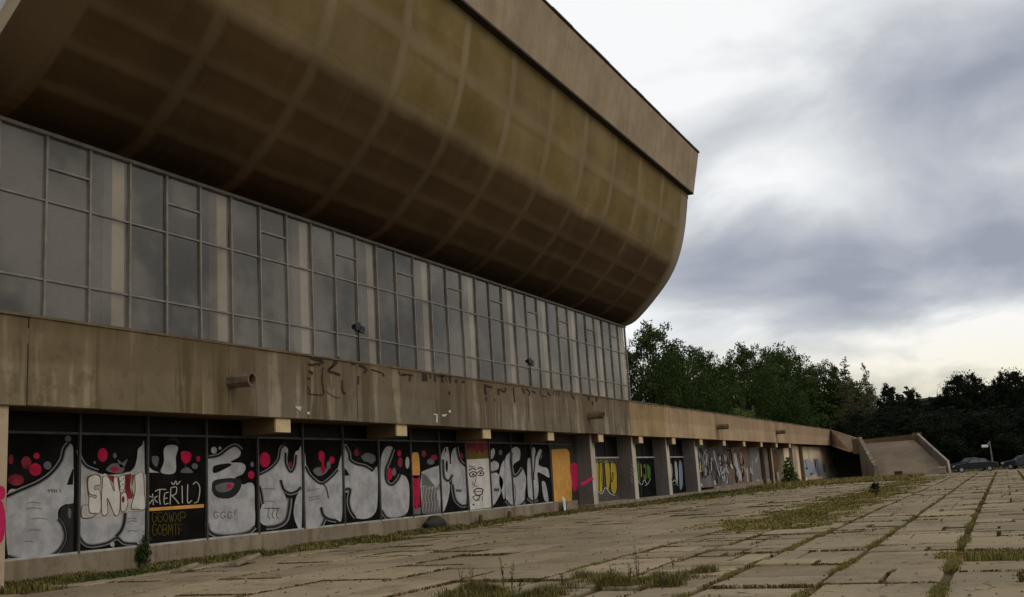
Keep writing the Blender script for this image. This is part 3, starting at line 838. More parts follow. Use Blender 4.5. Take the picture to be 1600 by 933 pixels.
g.outlined(f, [(388, 530), (360, 535), (358, 580), (380, 588), (410, 580), (425, 565), (395, 565)], 'cream', 'black', .9, 4)
for a_ in ((530, 425), (538, 440), (528, 450), (540, 415), (534, 462)): g.ell(f, a_[0], a_[1], 2.4, 3, 'brown', 8)
for y in (590, 602, 645): g.st(f, [(560, y), (580, y-4), (600, y)], .8, 'midgrey', 4)
g.done(panels[1])
# bay 2
g = Graf()
g.poly(f, [(717, 290), (732, 270), (760, 267), (780, 280), (770, 320), (766, 388), (705, 388), (718, 340)], 'grey')
g.poly(f, [(652, 362), (668, 378), (698, 388), (655, 388)], 'grey', 0, False)
g.poly(f, [(665, 320), (682, 315), (696, 325), (690, 355), (682, 363), (668, 345)], 'grey2', 1)
g.poly(f, [(792, 300), (812, 294), (836, 303), (836, 330), (818, 348), (798, 338)], 'red', 1); g.ell(f, 868, 328, 9, 12, 'red'); g.ell(f, 853, 360, 13, 13, 'grey2')
g.poly(f, [(792, 388), (800, 372), (820, 365), (845, 388)], 'grey2', 1); g.st(f, [(812, 345), (812, 375)], 1.5, 'maroon', 2, False)
g.st(f, [(740, 245), (765, 240), (785, 262)], 5, 'softblack', 1)
g.poly(f, [(650, 543), (893, 526), (893, 541), (650, 557)], 'orange', 2, False)
for pts in ([(652, 490), (672, 500), (690, 520)], [(690, 490), (670, 505), (652, 528)], [(668, 480), (672, 530)],
            [(678, 470), (700, 462), (728, 462)], [(700, 465), (698, 500), (702, 528)], [(722, 478), (718, 500), (720, 528)], [(722, 478), (738, 474)], [(720, 502), (734, 499)], [(720, 528), (738, 522)], [(748, 455), (745, 528)], [(748, 455), (772, 452), (770, 480), (748, 490)], [(754, 490), (768, 505), (784, 525)],
            [(797, 445), (799, 522)], [(822, 440), (822, 518), (840, 510)], [(845, 440), (860, 430), (875, 455), (868, 510), (850, 522)], [(750, 430), (760, 440), (770, 425), (775, 440), (790, 425)]):
    g.st(f, pts, 1.5, 'cream', 3)
def glyphs(gg, txt, x, y, w, h, c, lw):
    GL = {'G': [[(1, .1), (.3, 0), (0, .5), (.3, 1), (1, .85), (1, .5), (.6, .5)]], 'O': [[(.5, 0), (0, .5), (.5, 1), (1, .5), (.5, 0)]], 'W': [[(0, 0), (.25, 1), (.5, .3), (.75, 1), (1, 0)]],
          'X': [[(0, 0), (1, 1)], [(1, 0), (0, 1)]], 'P': [[(0, 1), (0, 0), (1, .1), (.9, .5), (0, .55)]], 'B': [[(0, 0), (0, 1), (.9, .85), (.8, .55), (0, .5), (.8, .4), (.8, .1), (0, 0)]],
          'M': [[(0, 1), (.1, 0), (.5, .6), (.9, 0), (1, 1)]], 'T': [[(0, 0), (1, 0)], [(.5, 0), (.5, 1)]], 'F': [[(0, 1), (0, 0), (1, 0)], [(0, .5), (.7, .5)]]}
    for ch in txt:
        for pl in GL.get(ch, []): gg.st(f, [(x+a*w*.78, y+b*h) for a, b in pl], lw, c, 3, len(pl) > 3)
        x += w
glyphs(g, 'GGOWXP', 666, 562, 25, 42, 'dullyellow', .8)
glyphs(g, 'GOBMTF', 668, 614, 23, 48, 'dullyellow', .8)
g.done(panels[2])
# bay 3
g = Graf()
g.poly(f, [(912, 328), (935, 326), (965, 312), (1000, 285), (1030, 275), (1052, 292), (1048, 318), (1010, 342), (1060, 346), (1076, 366), (1062, 395), (1030, 412), (1062, 440), (1090, 432), (1112, 445), (1115, 520), (1115, 618), (1085, 645), (1020, 658), (950, 658), (915, 640), (906, 600), (906, 400)], 'grey')
g.poly(f, [(932, 372), (940, 358), (975, 350), (1005, 348), (1012, 356), (985, 372), (950, 388), (934, 388)], 'black', 2)
g.poly(f, [(928, 450), (935, 425), (970, 415), (1020, 412), (1056, 420), (1052, 460), (1025, 492), (990, 502), (950, 495), (932, 475)], 'softblack', 2)
g.poly(f, [(945, 445), (985, 432), (1025, 435), (1010, 465), (975, 475), (950, 468)], 'grey2', 3); g.ell(f, 1005, 447, 14, 11, 'red', 4)
g.ell(f, 937, 290, 13, 15, 'grey', 1); g.ell(f, 963, 281, 6, 7, 'grey', 1)
g.st(f, [(915, 322), (960, 312), (1000, 282), (1032, 270), (1058, 290)], 2.4, 'black', 3)
g.st(f, [(908, 610), (918, 645), (955, 664), (1020, 664), (1088, 650), (1116, 625)], 3.0, 'softblack', 3)
g.ell(f, 1100, 398, 14, 17, 'red'); g.ell(f, 1104, 352, 8, 12, 'grey2')
for x0 in (938, 968, 998): g.st(f, [(x0+20, 562), (x0+4, 560), (x0, 578), (x0+10, 588), (x0+20, 580), (x0+12, 575)], 1.1, 'midgrey', 4)
g.st(f, [(1030, 552), (1028, 575)], 1.1, 'midgrey', 4, False); g.st(f, [(1040, 548), (1034, 556)], 1.1, 'midgrey', 4, False)
g.done(panels[3])
f = c2
# bay 4
g = Graf()
g.poly(f, [(297, 402), (340, 378), (375, 335), (386, 290), (403, 273), (420, 285), (417, 330), (421, 362), (434, 374), (448, 352), (452, 302), (466, 292), (480, 297), (480, 630), (458, 615), (445, 565), (455, 500), (478, 455), (455, 472), (425, 476), (398, 465), (412, 500), (420, 545), (405, 595), (370, 615), (325, 620), (300, 605), (294, 570), (308, 520), (300, 470), (296, 440)], 'grey')
g.st(f, [(388, 420), (402, 462), (428, 478), (455, 472), (478, 452)], 2.4, 'black', 3); g.st(f, [(295, 445), (303, 475), (311, 525)], 2.4, 'black', 3)
g.st(f, [(428, 500), (424, 545), (410, 598), (372, 622), (325, 628)], 3.0, 'softblack', 3)
g.st(f, [(410, 300), (412, 350), (432, 385), (450, 360), (456, 310)], 2.2, 'black', 3); g.st(f, [(300, 395), (345, 370), (378, 332), (388, 285), (404, 268)], 2.0, 'black', 3)
g.ell(f, 319, 332, 24, 33, 'red'); g.ell(f, 431, 353, 9, 13, 'maroon', 4); g.ell(f, 405, 262, 10, 9, 'softblack', 4)
for x0 in (330, 350, 368): g.st(f, [(x0, 548), (x0+10, 545), (x0+2, 575), (x0+12, 590)], .9, 'brown', 4)
g.st(f, [(315, 545), (345, 543), (385, 546)], .8, 'brown', 4)
for y in (460, 515): g.st(f, [(310, y), (340, y-3), (365, y)], .8, 'midgrey', 4)
g.done(panels[4])
# bay 5
g = Graf()
g.poly(f, [(494, 310), (500, 355), (522, 395), (568, 430), (605, 408), (635, 375), (650, 325), (656, 330), (657, 580), (632, 594), (592, 584), (578, 575), (560, 622), (535, 636), (508, 636), (494, 620)], 'grey')
g.st(f, [(568, 432), (588, 455), (598, 500)], 1.6, 'softblack', 3); g.st(f, [(565, 540), (575, 575), (600, 592), (632, 598)], 2.6, 'black', 3); g.st(f, [(582, 590), (562, 628), (535, 640)], 2.2, 'softblack', 3)
g.st(f, [(497, 360), (520, 402), (566, 436), (608, 410), (640, 375)], 2.0, 'black', 3)
g.poly(f, [(555, 300), (570, 292), (582, 310), (578, 350), (585, 370), (574, 395), (564, 370), (568, 345), (556, 330)], 'red', 1); g.ell(f, 613, 333, 12, 16, 'red')
g.poly(f, [(530, 380), (550, 365), (595, 372), (580, 395), (550, 402)], 'grey2', 0); g.ell(f, 598, 355, 9, 18, 'grey2', 0)
for y in (465, 497, 508): g.st(f, [(512, y), (535, y-3), (560, y-8)], .8, 'midgrey', 4)
g.st(f, [(512, 450), (512, 470)], .9, 'midgrey', 4, False)
g.done(panels[5])
# bay 6
g = Graf()
g.poly(f, [(668, 278), (678, 272), (684, 300), (690, 335), (715, 355), (755, 366), (788, 385), (812, 368), (812, 520), (798, 570), (762, 590), (715, 585), (690, 555), (682, 510), (690, 470), (668, 462)], 'grey')
g.poly(f, [(668, 368), (678, 378), (690, 400), (668, 402)], 'black', 2, False); g.st(f, [(668, 464), (692, 462), (686, 510), (694, 552), (716, 586)], 2.4, 'black', 3)
g.st(f, [(672, 270), (688, 305), (692, 332), (718, 350), (758, 360), (788, 378)], 2.2, 'black', 3)
g.ell(f, 722, 300, 13, 16, 'maroon'); g.poly(f, [(742, 318), (765, 302), (798, 312), (803, 335), (785, 350), (772, 342), (755, 338)], 'grey2', 1)
g.st(f, [(696, 265), (720, 275), (740, 320), (720, 330)], 1.4, 'softblack', 3)
g.done(panels[6])
# bay 7
g = Graf()
g.poly(f, [(828, 330), (843, 285), (862, 272), (879, 280), (876, 305), (858, 340), (845, 365), (844, 405), (856, 432), (878, 438), (898, 420), (910, 398), (935, 405), (950, 440), (952, 500), (948, 548), (930, 574), (890, 584), (852, 578), (830, 545), (826, 430)], 'grey')
g.ell(f, 863, 394, 15, 28, 'red', 1); g.st(f, [(882, 285), (860, 345), (850, 368), (848, 408), (860, 436), (880, 440), (902, 418), (912, 396)], 2.2, 'black', 3)
g.ell(f, 885, 385, 9, 18, 'grey2', 0); g.ell(f, 908, 303, 9, 14, 'red'); g.ell(f, 912, 343, 11, 22, 'maroon'); g.ell(f, 943, 345, 9, 26, 'grey', 0)
g.st(f, [(830, 552), (852, 584), (890, 590), (935, 578)], 2.2, 'softblack', 3)
g.done(panels[7])
# bay 8
g = Graf()
g.poly(f, [(1005, 385), (1040, 370), (1088, 355), (1088, 568), (1008, 568), (1000, 440)], 'grey', 0, False)
g.poly(f, [(1005, 390), (1025, 400), (1068, 452), (1088, 430), (1088, 462), (1070, 465), (1088, 568), (1008, 568)], 'grey2', 1, False)
g.poly(f, [(963, 312), (978, 300), (993, 312), (996, 402), (964, 402)], 'orange', 3); g.poly(f, [(964, 400), (997, 400), (1000, 545), (992, 520), (988, 570), (980, 530), (974, 548)], 'red', 3, False)
g.poly(f, [(974, 546), (1002, 540), (1002, 570), (974, 572)], 'grey2', 2, False)
g.ell(f, 1015, 305, 10, 15, 'maroon'); g.ell(f, 1060, 322, 16, 12, 'maroon'); g.ell(f, 1045, 340, 16, 14, 'grey2', 0)
for x0 in range(1006, 1082, 13):
    g.st(f, [(x0, 445+random.uniform(0, 20)), (x0+10, 450), (x0+2, 500), (x0+12, 520)], .9, 'cream', 3)
    g.st(f, [(x0+3, 520), (x0+9, 515), (x0+4, 558)], .8, 'cream', 3)
g.done(panels[8])
f = c3
# bay 9
g = Graf()
g.poly(f, [(250, 340), (255, 300), (268, 278), (284, 282), (288, 320), (292, 345), (297, 300), (312, 280), (322, 310), (330, 345), (352, 362), (358, 380), (360, 528), (335, 528), (310, 500), (298, 440), (300, 400), (285, 420), (270, 415), (288, 440), (282, 500), (262, 558), (250, 540)], 'grey')
g.st(f, [(258, 330), (262, 400), (272, 420), (286, 422), (300, 398)], 2.0, 'black', 3); g.st(f, [(292, 350), (288, 300), (282, 280)], 1.8, 'black', 3); g.st(f, [(300, 440), (312, 505), (338, 532), (360, 532)], 2.2, 'black', 3)
g.st(f, [(318, 275), (330, 330), (355, 358)], 2, 'black', 3); g.ell(f, 340, 318, 8, 16, 'maroon'); g.ell(f, 270, 290, 3, 10, 'black', 3)
g.ell(f, 275, 360, 5, 26, 'black', 2)
for x0 in (316, 325, 333): g.st(f, [(x0, 460), (x0+2, 472), (x0+6, 462)], .8, 'softblack', 4)
g.done(panels[9])
# bay 10: poster with face
g = Graf()
g.poly(f, [(360, 250), (456, 243), (459, 326), (361, 330)], 'dullyellow', 0, False)
g.poly(f, [(360, 250), (456, 243), (457, 285), (440, 290), (432, 310), (420, 288), (405, 305), (398, 285), (385, 300), (375, 286), (361, 292)], 'maroon', 1, False)
g.poly(f, [(361, 331), (459, 326), (471, 540), (378, 552)], 'white', 2, False)
for pts, w in ([((372, 378), (388, 370), (404, 376)), 1.8], [((410, 372), (424, 366), (434, 376)), 1.8], [((374, 392), (390, 384), (406, 392), (392, 406), (378, 404), (374, 392)), 1.6], [((408, 390), (424, 380), (438, 392), (426, 402), (410, 398)), 1.6],
               [((404, 400), (400, 430), (394, 442), (410, 450)), 1.1], [((392, 470), (408, 458), (432, 462), (428, 482), (408, 488), (392, 470)), 1.8], [((372, 360), (400, 364)), 1.2], [((398, 472), (430, 470)), 1.0],
               [((388, 495), (405, 488), (420, 494), (402, 510), (388, 495)), 1.4], [((430, 492), (432, 512)), 1.0], [((404, 512), (420, 506)), 1.0], [((385, 425), (392, 455)), .8]):
    g.st(f, list(pts), w, 'softblack', 3)
g.ell(f, 391, 396, 5, 5, 'black', 4); g.ell(f, 423, 391, 5, 5, 'black', 4); g.ell(f, 392, 528, 4, 4, 'black', 4)
g.done(panels[10])
# bays 11-13
g = Graf()
g.poly(f, [(468, 295), (480, 282), (486, 300), (476, 325), (470, 330)], 'grey'); g.poly(f, [(466, 350), (485, 335), (502, 345), (500, 372), (480, 380), (468, 378)], 'grey')
g.poly(f, [(470, 395), (495, 390), (520, 420), (518, 455), (500, 500), (482, 528), (472, 520)], 'grey'); g.poly(f, [(505, 400), (512, 362), (522, 340), (528, 345), (528, 500), (515, 470), (506, 440)], 'grey')
g.st(f, [(468, 330), (490, 335), (506, 350), (500, 380), (472, 388)], 1.8, 'black', 3); g.ell(f, 510, 300, 8, 12, 'grey2', 0)
for x0 in (482, 490, 498): g.st(f, [(x0, 458), (x0+3, 470), (x0+6, 455)], .8, 'softblack', 4)
g.done(panels[11])
g = Graf()
g.poly(f, [(531, 330), (548, 302), (562, 282), (582, 276), (596, 292), (594, 330), (575, 345), (565, 360), (570, 395), (588, 385), (600, 365), (612, 380), (622, 420), (618, 470), (614, 510), (590, 528), (556, 525), (535, 505), (531, 440)], 'grey')
g.st(f, [(560, 300), (556, 345), (568, 402), (590, 392), (604, 368)], 2, 'black', 3); g.st(f, [(600, 290), (598, 335), (582, 350)], 1.8, 'black', 3); g.st(f, [(535, 510), (556, 532), (592, 534), (616, 515)], 2, 'softblack', 3)
g.st(f, [(572, 440), (578, 480), (574, 520)], 1.0, 'midgrey', 4)
g.done(panels[12])
g = Graf()
g.poly(f, [(628, 340), (645, 322), (648, 285), (658, 277), (664, 300), (664, 322), (680, 288), (692, 292), (690, 320), (676, 350), (690, 360), (715, 370), (724, 395), (722, 410), (695, 395), (672, 388), (676, 430), (676, 470), (668, 500), (650, 508), (632, 490)], 'grey')
g.poly(f, [(690, 430), (705, 430), (715, 470), (720, 515), (700, 505), (694, 470)], 'grey', 0)
g.st(f, [(664, 300), (660, 350), (655, 400), (658, 420)], 1.6, 'black', 3); g.st(f, [(696, 290), (680, 350), (720, 365)], 1.8, 'black', 3); g.st(f, [(630, 498), (650, 514), (672, 505)], 2, 'softblack', 3)
g.st(f, [(688, 425), (692, 470), (700, 510)], 1.6, 'black', 3)
g.done(panels[13])

# bay with the orange board and magenta shape
bm = bmesh.new(); box(bm, XP-.08, XP+.004, 53.4, 57.35, .35, 4.38); p = obj('shopfront_panel', bm, flat('dark_brown_board', (.035, .028, .022), .8), B)
bm = bmesh.new(); box(bm, XP-.05, XP+.06, 53.38, 57.3, ZP1-.03, ZP1+.03); box(bm, XP-.06, XP+.08, 53.30, 53.37, .6, 4.38); obj('frame', bm, MT['frame'], p)
g = Graf()
g.poly(f, [(733, 287), (800, 283), (812, 300), (815, 345), (823, 400), (823, 515), (746, 517)], 'orange', 2, False)
g.poly(f, [(815, 356), (848, 354), (850, 428), (846, 462), (832, 470), (824, 440)], 'magenta', 3)
g.done(p)
g = Graf(); xx = FX
bm = bmesh.new()
stroke(bm, [f(*q) for q in ((862, 440), (885, 430), (905, 418), (916, 412))], 5, FX+.006)
obj('graffiti', bm, GM['magenta'], [o for o in bpy.data.objects if o.name.startswith('column') and o.parent == B][1])
bm = bmesh.new()
for cxy, rx, ry in (((2, 770), 7, 11), ((0, 815), 9, 34)):
    pts = [(min(8.5, cxy[0]+rx*math.cos(t*math.pi/6)), cxy[1]+ry*math.sin(t*math.pi/6)) for t in range(12)]
    bm = bmesh.new(); px_poly(bm, pts, -21.612); obj('graffiti', bm, GM['magenta'], lc)

# bays between the fins: doors with transom
z9 = Z((880, 660, 6.6625))
XP = -23.05
door_specs = [
  ((58.1, 64.93), 'yellow'), ((65.65, 72.58), 'green'), ((73.3, 80.28), 'pale')]
for (y0, y1), kind in door_specs:
    bm = bmesh.new(); box(bm, XP-.08, XP, y0+.02, y1-.02, .3, 3.0)
    p = obj('shopfront_door', bm, MT['board'] if kind != 'yellow' else flat('dark_door', (.06, .055, .045), .7), B)
    bm = bmesh.new()
    box(bm, XP-.04, XP+.07, y0+.02, y1-.02, 3.0, 3.10, 1)
    for t in (.33, .66): box(bm, XP-.04, XP+.06, y0+(y1-y0)*t-.03, y0+(y1-y0)*t+.03, 3.1, 4.38, 0)
    box(bm, XP-.04, XP+.012, (y0+y1)/2-.03, (y0+y1)/2+.03, .3, 3.0, 0)
    obj('frame', bm, [MT['frame'], MT['frame_light']], p)
    bm = bmesh.new(); box(bm, XP-.08, XP-.02, y0+.02, y1-.02, 3.1, 4.38); obj('transom_glass', bm, MT['dark_glass'], p)
    g = Graf()
    if kind == 'yellow':
        for pts in ([(335, 430), (370, 425), (372, 700), (345, 660)], [(375, 425), (408, 430), (415, 690), (395, 730), (375, 700)], [(428, 430), (480, 425), (490, 600), (475, 700), (450, 680)], [(490, 425), (540, 425), (562, 520), (560, 700), (535, 748), (500, 710), (490, 560)]):
            g.outlined(z9, pts, 'yellow', 'black', 1.2, 0)
        g.outlined(z9, [(512, 520), (522, 540), (520, 590), (505, 620)], 'yellow', 'black', .9, 3)
        g.st(z9, [(345, 690), (400, 745), (440, 680), (490, 740), (540, 760)], 1.0, 'white', 3)
    elif kind == 'green':
        for pts, c in (([(765, 430), (800, 425), (805, 640), (775, 600)], 'green'), ([(800, 440), (815, 440), (822, 560), (800, 560)], 'yellow'), ([(828, 450), (860, 440), (875, 560), (850, 620), (832, 560)], 'green'), ([(862, 440), (905, 460), (910, 560), (880, 580)], 'green'), ([(835, 470), (850, 480), (852, 540), (838, 530)], 'yellow')):
            g.outlined(z9, pts, c, 'black', .9, 0)
        g.st(z9, [(850, 660), (880, 640), (910, 580)], .8, 'paleblue', 3); g.st(z9, [(770, 600), (820, 650), (840, 600), (870, 640)], .8, 'paleblue', 3)
    else:
        for pts in ([(1102, 450), (1130, 430), (1140, 560), (1112, 600)], [(1158, 420), (1180, 410), (1195, 520), (1190, 640), (1165, 560)]):
            g.outlined(z9, pts, 'grey', 'black', .8, 0)
        g.st(z9, [(1105, 600), (1140, 620), (1160, 600), (1195, 660)], 1.0, 'paleblue', 3); g.st(z9, [(1120, 640), (1160, 650), (1200, 640)], .9, 'green', 3)
        g.poly(z9, [(1205, 420), (1235, 430), (1245, 640), (1215, 690)], 'blue', 0)
    g.done(p)
# tags on fin fronts
cols = [o for o in bpy.data.objects if o.name.startswith('column') and o.parent == B]
g = Graf(); XPs = XP; XP = FX-.006
for yy in (430, 480, 520, 570, 600): g.st(z9, [(700, yy), (722, yy+20), (712, yy+35)], .9, 'midgrey', 0)
g.done(cols[2]); XP = XPs

# far wall with graffiti
zA = Z((1080, 660, 6.1538))
XP = -23.0
for y0, y1, nm in ((81.0, 88.0, 0), (88.05, 95.6, 1), (95.65, 103.2, 2), (103.25, 119.0, 3)):
    bm = bmesh.new(); box(bm, XP-.1, XP+.004, y0, y1, .5, 4.39)
    p = obj('shopfront_panel', bm, (flat('far_grey_board', (.115, .108, .105), .75, var=.35, scale=.8), flat('far_grey_board_dark', (.085, .08, .08), .75, var=.4, scale=.8), flat('far_brown_board', (.16, .10, .06), .8, var=.4, scale=.8), flat('far_boards_mixed', (.145, .125, .11), .8, var=.45, scale=.6))[nm], B)
    g = Graf()
    if nm == 0:
        for pts, w, c in (([(85, 255), (120, 330), (130, 370)], 2.2, 'black'), ([(150, 260), (130, 290), (160, 320)], 1.6, 'paleblue'), ([(40, 370), (60, 350), (75, 400)], 1.8, 'black'), ([(55, 490), (85, 470), (110, 510)], 1.2, 'black'),
                          ([(165, 470), (175, 400), (195, 370), (210, 420), (190, 500)], 1.2, 'black'), ([(200, 340), (190, 400), (200, 460)], 2.2, 'cream'), ([(95, 590), (105, 615)], 2, 'white'), ([(45, 300), (60, 262), (110, 250)], 1.0, 'softblack')):
            g.st(zA, pts, w, c, 1)
        g.poly(zA, [(52, 400), (95, 395), (112, 440), (95, 478), (58, 465)], 'yellow', 2)
    if nm == 1:
        for pts, w, c in (([(215, 270), (235, 380), (250, 440), (280, 520)], 2.2, 'cream'), ([(225, 360), (240, 420), (270, 520)], 1.2, 'black'), ([(260, 290), (285, 400), (290, 450)], 1.6, 'black'), ([(300, 480), (340, 520), (345, 590)], 2.0, 'paleblue'), ([(285, 300), (300, 340)], 2.4, 'dullyellow'), ([(300, 400), (330, 380), (345, 440), (300, 450)], 1.6, 'softblack'), ([(225, 560), (232, 600)], 1.8, 'white')):
            g.st(zA, pts, w, c, 1)
    if nm == 2:
        for pts, w, c in (([(345, 270), (380, 280), (400, 400), (440, 500), (440, 585)], 2.2, 'black'), ([(420, 300), (440, 420), (470, 500), (475, 560)], 4, 'paleblue'), ([(380, 400), (400, 440), (410, 400)], 2.4, 'white'), ([(450, 300), (480, 440), (500, 570)], 1.2, 'softblack'), ([(535, 440), (545, 570)], 2.2, 'cream')):
            g.st(zA, pts, w, c, 1)
    if nm == 3:
        g.poly(zA, [(570, 300), (620, 250), (700, 260), (760, 300), (760, 545), (660, 550), (600, 560), (565, 480)], 'midgrey', 0)
        g.poly(zA, [(765, 290), (830, 300), (835, 545), (775, 550)], 'brown', 0)
        g.st(zA, [(690, 300), (690, 370)], 2.2, 'black', 1, False); g.st(zA, [(625, 340), (625, 390)], 2, 'paleblue', 1, False); g.st(zA, [(830, 480), (845, 560)], 2.4, 'cream', 1, False)
        g.st(zA, [(480, 400), (500, 560)], 1.2, 'softblack', 1); 
        for x0 in (640, 685, 740): g.ell(zA, x0, 556, 14, 10, 'cream', 2)
    rg = random.Random(40+nm); xr = ((40, 215), (215, 350), (345, 560), (565, 760))[nm]
    for q_ in range((16, 16, 14, 5)[nm]):
        x = rg.uniform(*xr); y = rg.uniform(290, 500); hh = rg.uniform(50, 140)
        g.st(zA, [(x, y), (x+rg.uniform(-8, 14), y+hh*.5), (x+rg.uniform(0, 24), y+hh)], rg.uniform(.8, 2.0), rg.choice(['softblack', 'softblack', 'black', 'paleblue', 'grey', 'cream']), 4)
    g.done(p)
# pale end wall
bm = bmesh.new(); box(bm, -23.3, -22.5, 119.0, 157, -.05, 4.2); XP = -22.5; p = obj('end_bay_wall', bm, MT['cream_wall'], B)
g = Graf()
g.poly(zA, [(1060, 390), (1120, 350), (1170, 400), (1165, 515), (1070, 520)], 'paleblue', 0)
for pts, w, c in (([(1095, 360), (1115, 440)], 2.0, 'blue'), ([(1200, 350), (1210, 430), (1235, 515)], 6, 'blue'), ([(1175, 345), (1190, 420), (1180, 500)], 3.4, 'paleblue'), ([(1245, 400), (1265, 510)], 3.0, 'white'), ([(1275, 400), (1290, 480)], 3.4, 'blue'), ([(1330, 400), (1335, 470)], 3, 'yellow'),
                  ([(1360, 375), (1385, 370), (1378, 430)], 2, 'softblack'), ([(1350, 450), (1385, 440), (1400, 505)], 1.8, 'white'), ([(1145, 495), (1165, 495)], 2.4, 'black'), ([(1100, 440), (1120, 448)], 2.4, 'black')):
    g.st(zA, pts, w, c, 2)
g.done(p)
bm = bmesh.new(); box(bm, -22.49, -22.2, 128.5, 129.5, -.05, 4.39); obj('post', bm, MT['beam'], B)

# ------------------------------------------------------------------ floodlights on the parapet
def floodlight(p, label):
    c = onX(p, -21.62); t = thing('floodlight', label, 'floodlight', (-21.62, c[1], 6.63), 0, 'floodlights standing on the terrace parapet')
    h = c[2]-6.63
    bm = bmesh.new(); tube(bm, [(0, 0, 0), (0, 0, h-.1)], .03, 8); tube(bm, [(0, -.25, h-.12), (0, .25, h-.12)], .025, 8); obj('pole', bm, MT['black'], t)
    for s, tz in ((-1, -.12), (1, .12)):
        bm = bmesh.new()
        r = [[bm.verts.new((x, s*.2+yy, h+tz*.4+zz)) for yy, zz in ((-w, -w*.8), (w, -w*.8), (w, w*.8), (-w, w*.8))] for x, w in ((-.16, .07), (.02, .15), (.1, .17))]
        for a1, b1 in zip(r, r[1:]):
            for k in range(4): bm.faces.new((a1[k], a1[(k+1) % 4], b1[(k+1) % 4], b1[k]))
        bm.faces.new(r[0][::-1]); bm.faces.new(r[-1])
        o = obj('lamp_head', bm, MT['black'], t); o.rotation_euler = (rad(15*s), 0, 0)
    return t
floodlight((560, 513), 'black twin headed floodlight on the parapet nearer the left end of the glazed wall')
floodlight((828, 566), 'black twin headed floodlight on the parapet, the farther and smaller looking of the two')

# ------------------------------------------------------------------ broad stair at the far end
ST = thing('outdoor_staircase', 'wide pale concrete stair flight between sloping cheek walls at far end of podium', 'staircase')
Yb, Yt = 125.0, 137.5
BL = onY((1373, 742), Yb); BR_ = onY((1484, 742), Yb); TL = onY((1350, 691), Yt); TR = onY((1428, 690), Yt)
BL[2] = BR_[2] = 0.0; zt = (TL[2]+TR[2])/2
V = []; Fc = []; ns = 30
for i in range(ns):
    for t_, zz in ((i/ns, (i)/ns), (i/ns, (i+1)/ns)):
        a_ = BL+(TL-BL)*t_; b_ = BR_+(TR-BR_)*t_
        V += [(a_[0], a_[1], zz*zt), (b_[0], b_[1], zz*zt)]
V += [(TL[0], TL[1], zt), (TR[0], TR[1], zt)]
for i in range(0, len(V)-2, 2): Fc.append((i, i+1, i+3, i+2))
MT['stair'] = concrete('stair_concrete', (.33, .265, .20), (.22, .17, .12), (.42, .35, .27), .2)
pydata('steps', V, Fc, MT['stair'], ST)
def cheek(p0, p1, ztop0, ztop1, th, nm='cheek_wall', m_='fascia_b', dirx=1):
    V = []
    p0 = Vector(p0[:2]); p1 = Vector(p1[:2]); d = (p1-p0).normalized(); n_ = Vector((d.y, -d.x))*th*dirx
    for q, zz in ((p0, ztop0), (p1, ztop1)):
        for o_ in (Vector((0, 0)), n_):
            V += [(q.x+o_.x, q.y+o_.y, -.1), (q.x+o_.x, q.y+o_.y, zz)]
    Fc = [(0, 1, 5, 4), (2, 6, 7, 3), (1, 3, 7, 5), (0, 2, 3, 1), (4, 5, 7, 6), (0, 4, 6, 2)]
    bm = bmesh.new(); vs = [bm.verts.new(v) for v in V]
    for q in Fc: bm.faces.new([vs[i] for i in q])
    bmesh.ops.recalc_face_normals(bm, faces=bm.faces)
    return obj(nm, bm, MT[m_], ST)
lf = onY((1372, 727), Yb); rf = onY((1478, 721), Yb)
at = onY((1346, 683), Yt); rt = onY((1432, 679), Yt)
cheek(lf-np.array([.05, 0, 0]), at, lf[2], at[2], .45, dirx=-1)
MT['cheek'] = concrete('cheek_concrete_dark', (.15, .115, .08), (.08, .06, .04), (.22, .18, .13), .5)  # darker concrete than on the left cheek
cheek(rf, rt, rf[2], rt[2], .4, m_='cheek', dirx=1)
bm = bmesh.new()   # pale capping on the right cheek
tube(bm, [rf+np.array([.2, -.1, .06]), rt+np.array([.2, 0, .06])], .12, 4); tube(bm, [rf+np.array([.2, -.12, .06]), rf+np.array([.2, -.12, -.0]), (rf[0]+.3, rf[1]-.15, 0)], .12, 4)
obj('coping', bm, MT['fin_front'], ST)
bk0 = onY((1340, 687), Yt+1.2); bk1 = onY((1436, 677), Yt+1.2)
cheek(bk0, bk1, onY((1352, 687), Yt+1.2)[2], onY((1432, 678), Yt+1.2)[2], .4, 'landing_parapet', 'beam', -1)
bm = bmesh.new(); c = onY((1433, 678), Yt+.3); box(bm, c[0]-.6, c[0]+.5, c[1]-.2, c[1]+.3, 2.5, c[2]+.15); obj('pier', bm, MT['beam'], ST)
c = onY((1326, 690), Yt+1.5)
bm = bmesh.new(); c0 = onY((1331, 686), 139); c1_ = onY((1347, 684), 139); box(bm, c0[0], c1_[0], 138.6, 139.4, 2.9, c1_[2]-.1); obj('corner_block', bm, MT['beam'], ST)

# blocks at the stair foot
def planter(p0, p1, Y, name, label, cat, c, rim):
    a_ = onY(p0, Y); b_ = onY(p1, Y); w = b_[0]-a_[0]; h = a_[2]-b_[2]
    h = max(h, .5); t = thing(name, label, cat, ((a_[0]+b_[0])/2, Y, 0))
    bm = bmesh.new()
    box(bm, -w/2, w/2, 0, .9, .08, h, 0, .03); obj('body', bm, c, t)
    bm = bmesh.new(); box(bm, -w/2-.06, w/2+.06, -.06, .96, h+.002, h+.09, 0, .02); obj('rim', bm, rim, t)
    bm = bmesh.new(); box(bm, -w/2+.1, -w/2+.3, .1, .8, -.02, .078); box(bm, w/2-.3, w/2-.1, .1, .8, -.02, .078); obj('foot', bm, c, t)
planter((1397, 738), (1410, 745), 119, 'crate', 'small dark brown box on the ground before the foot of the stair', 'box', flat('dark_brown_wood', (.075, .035, .022), .8), flat('dark_brown_rim', (.10, .05, .03), .8))
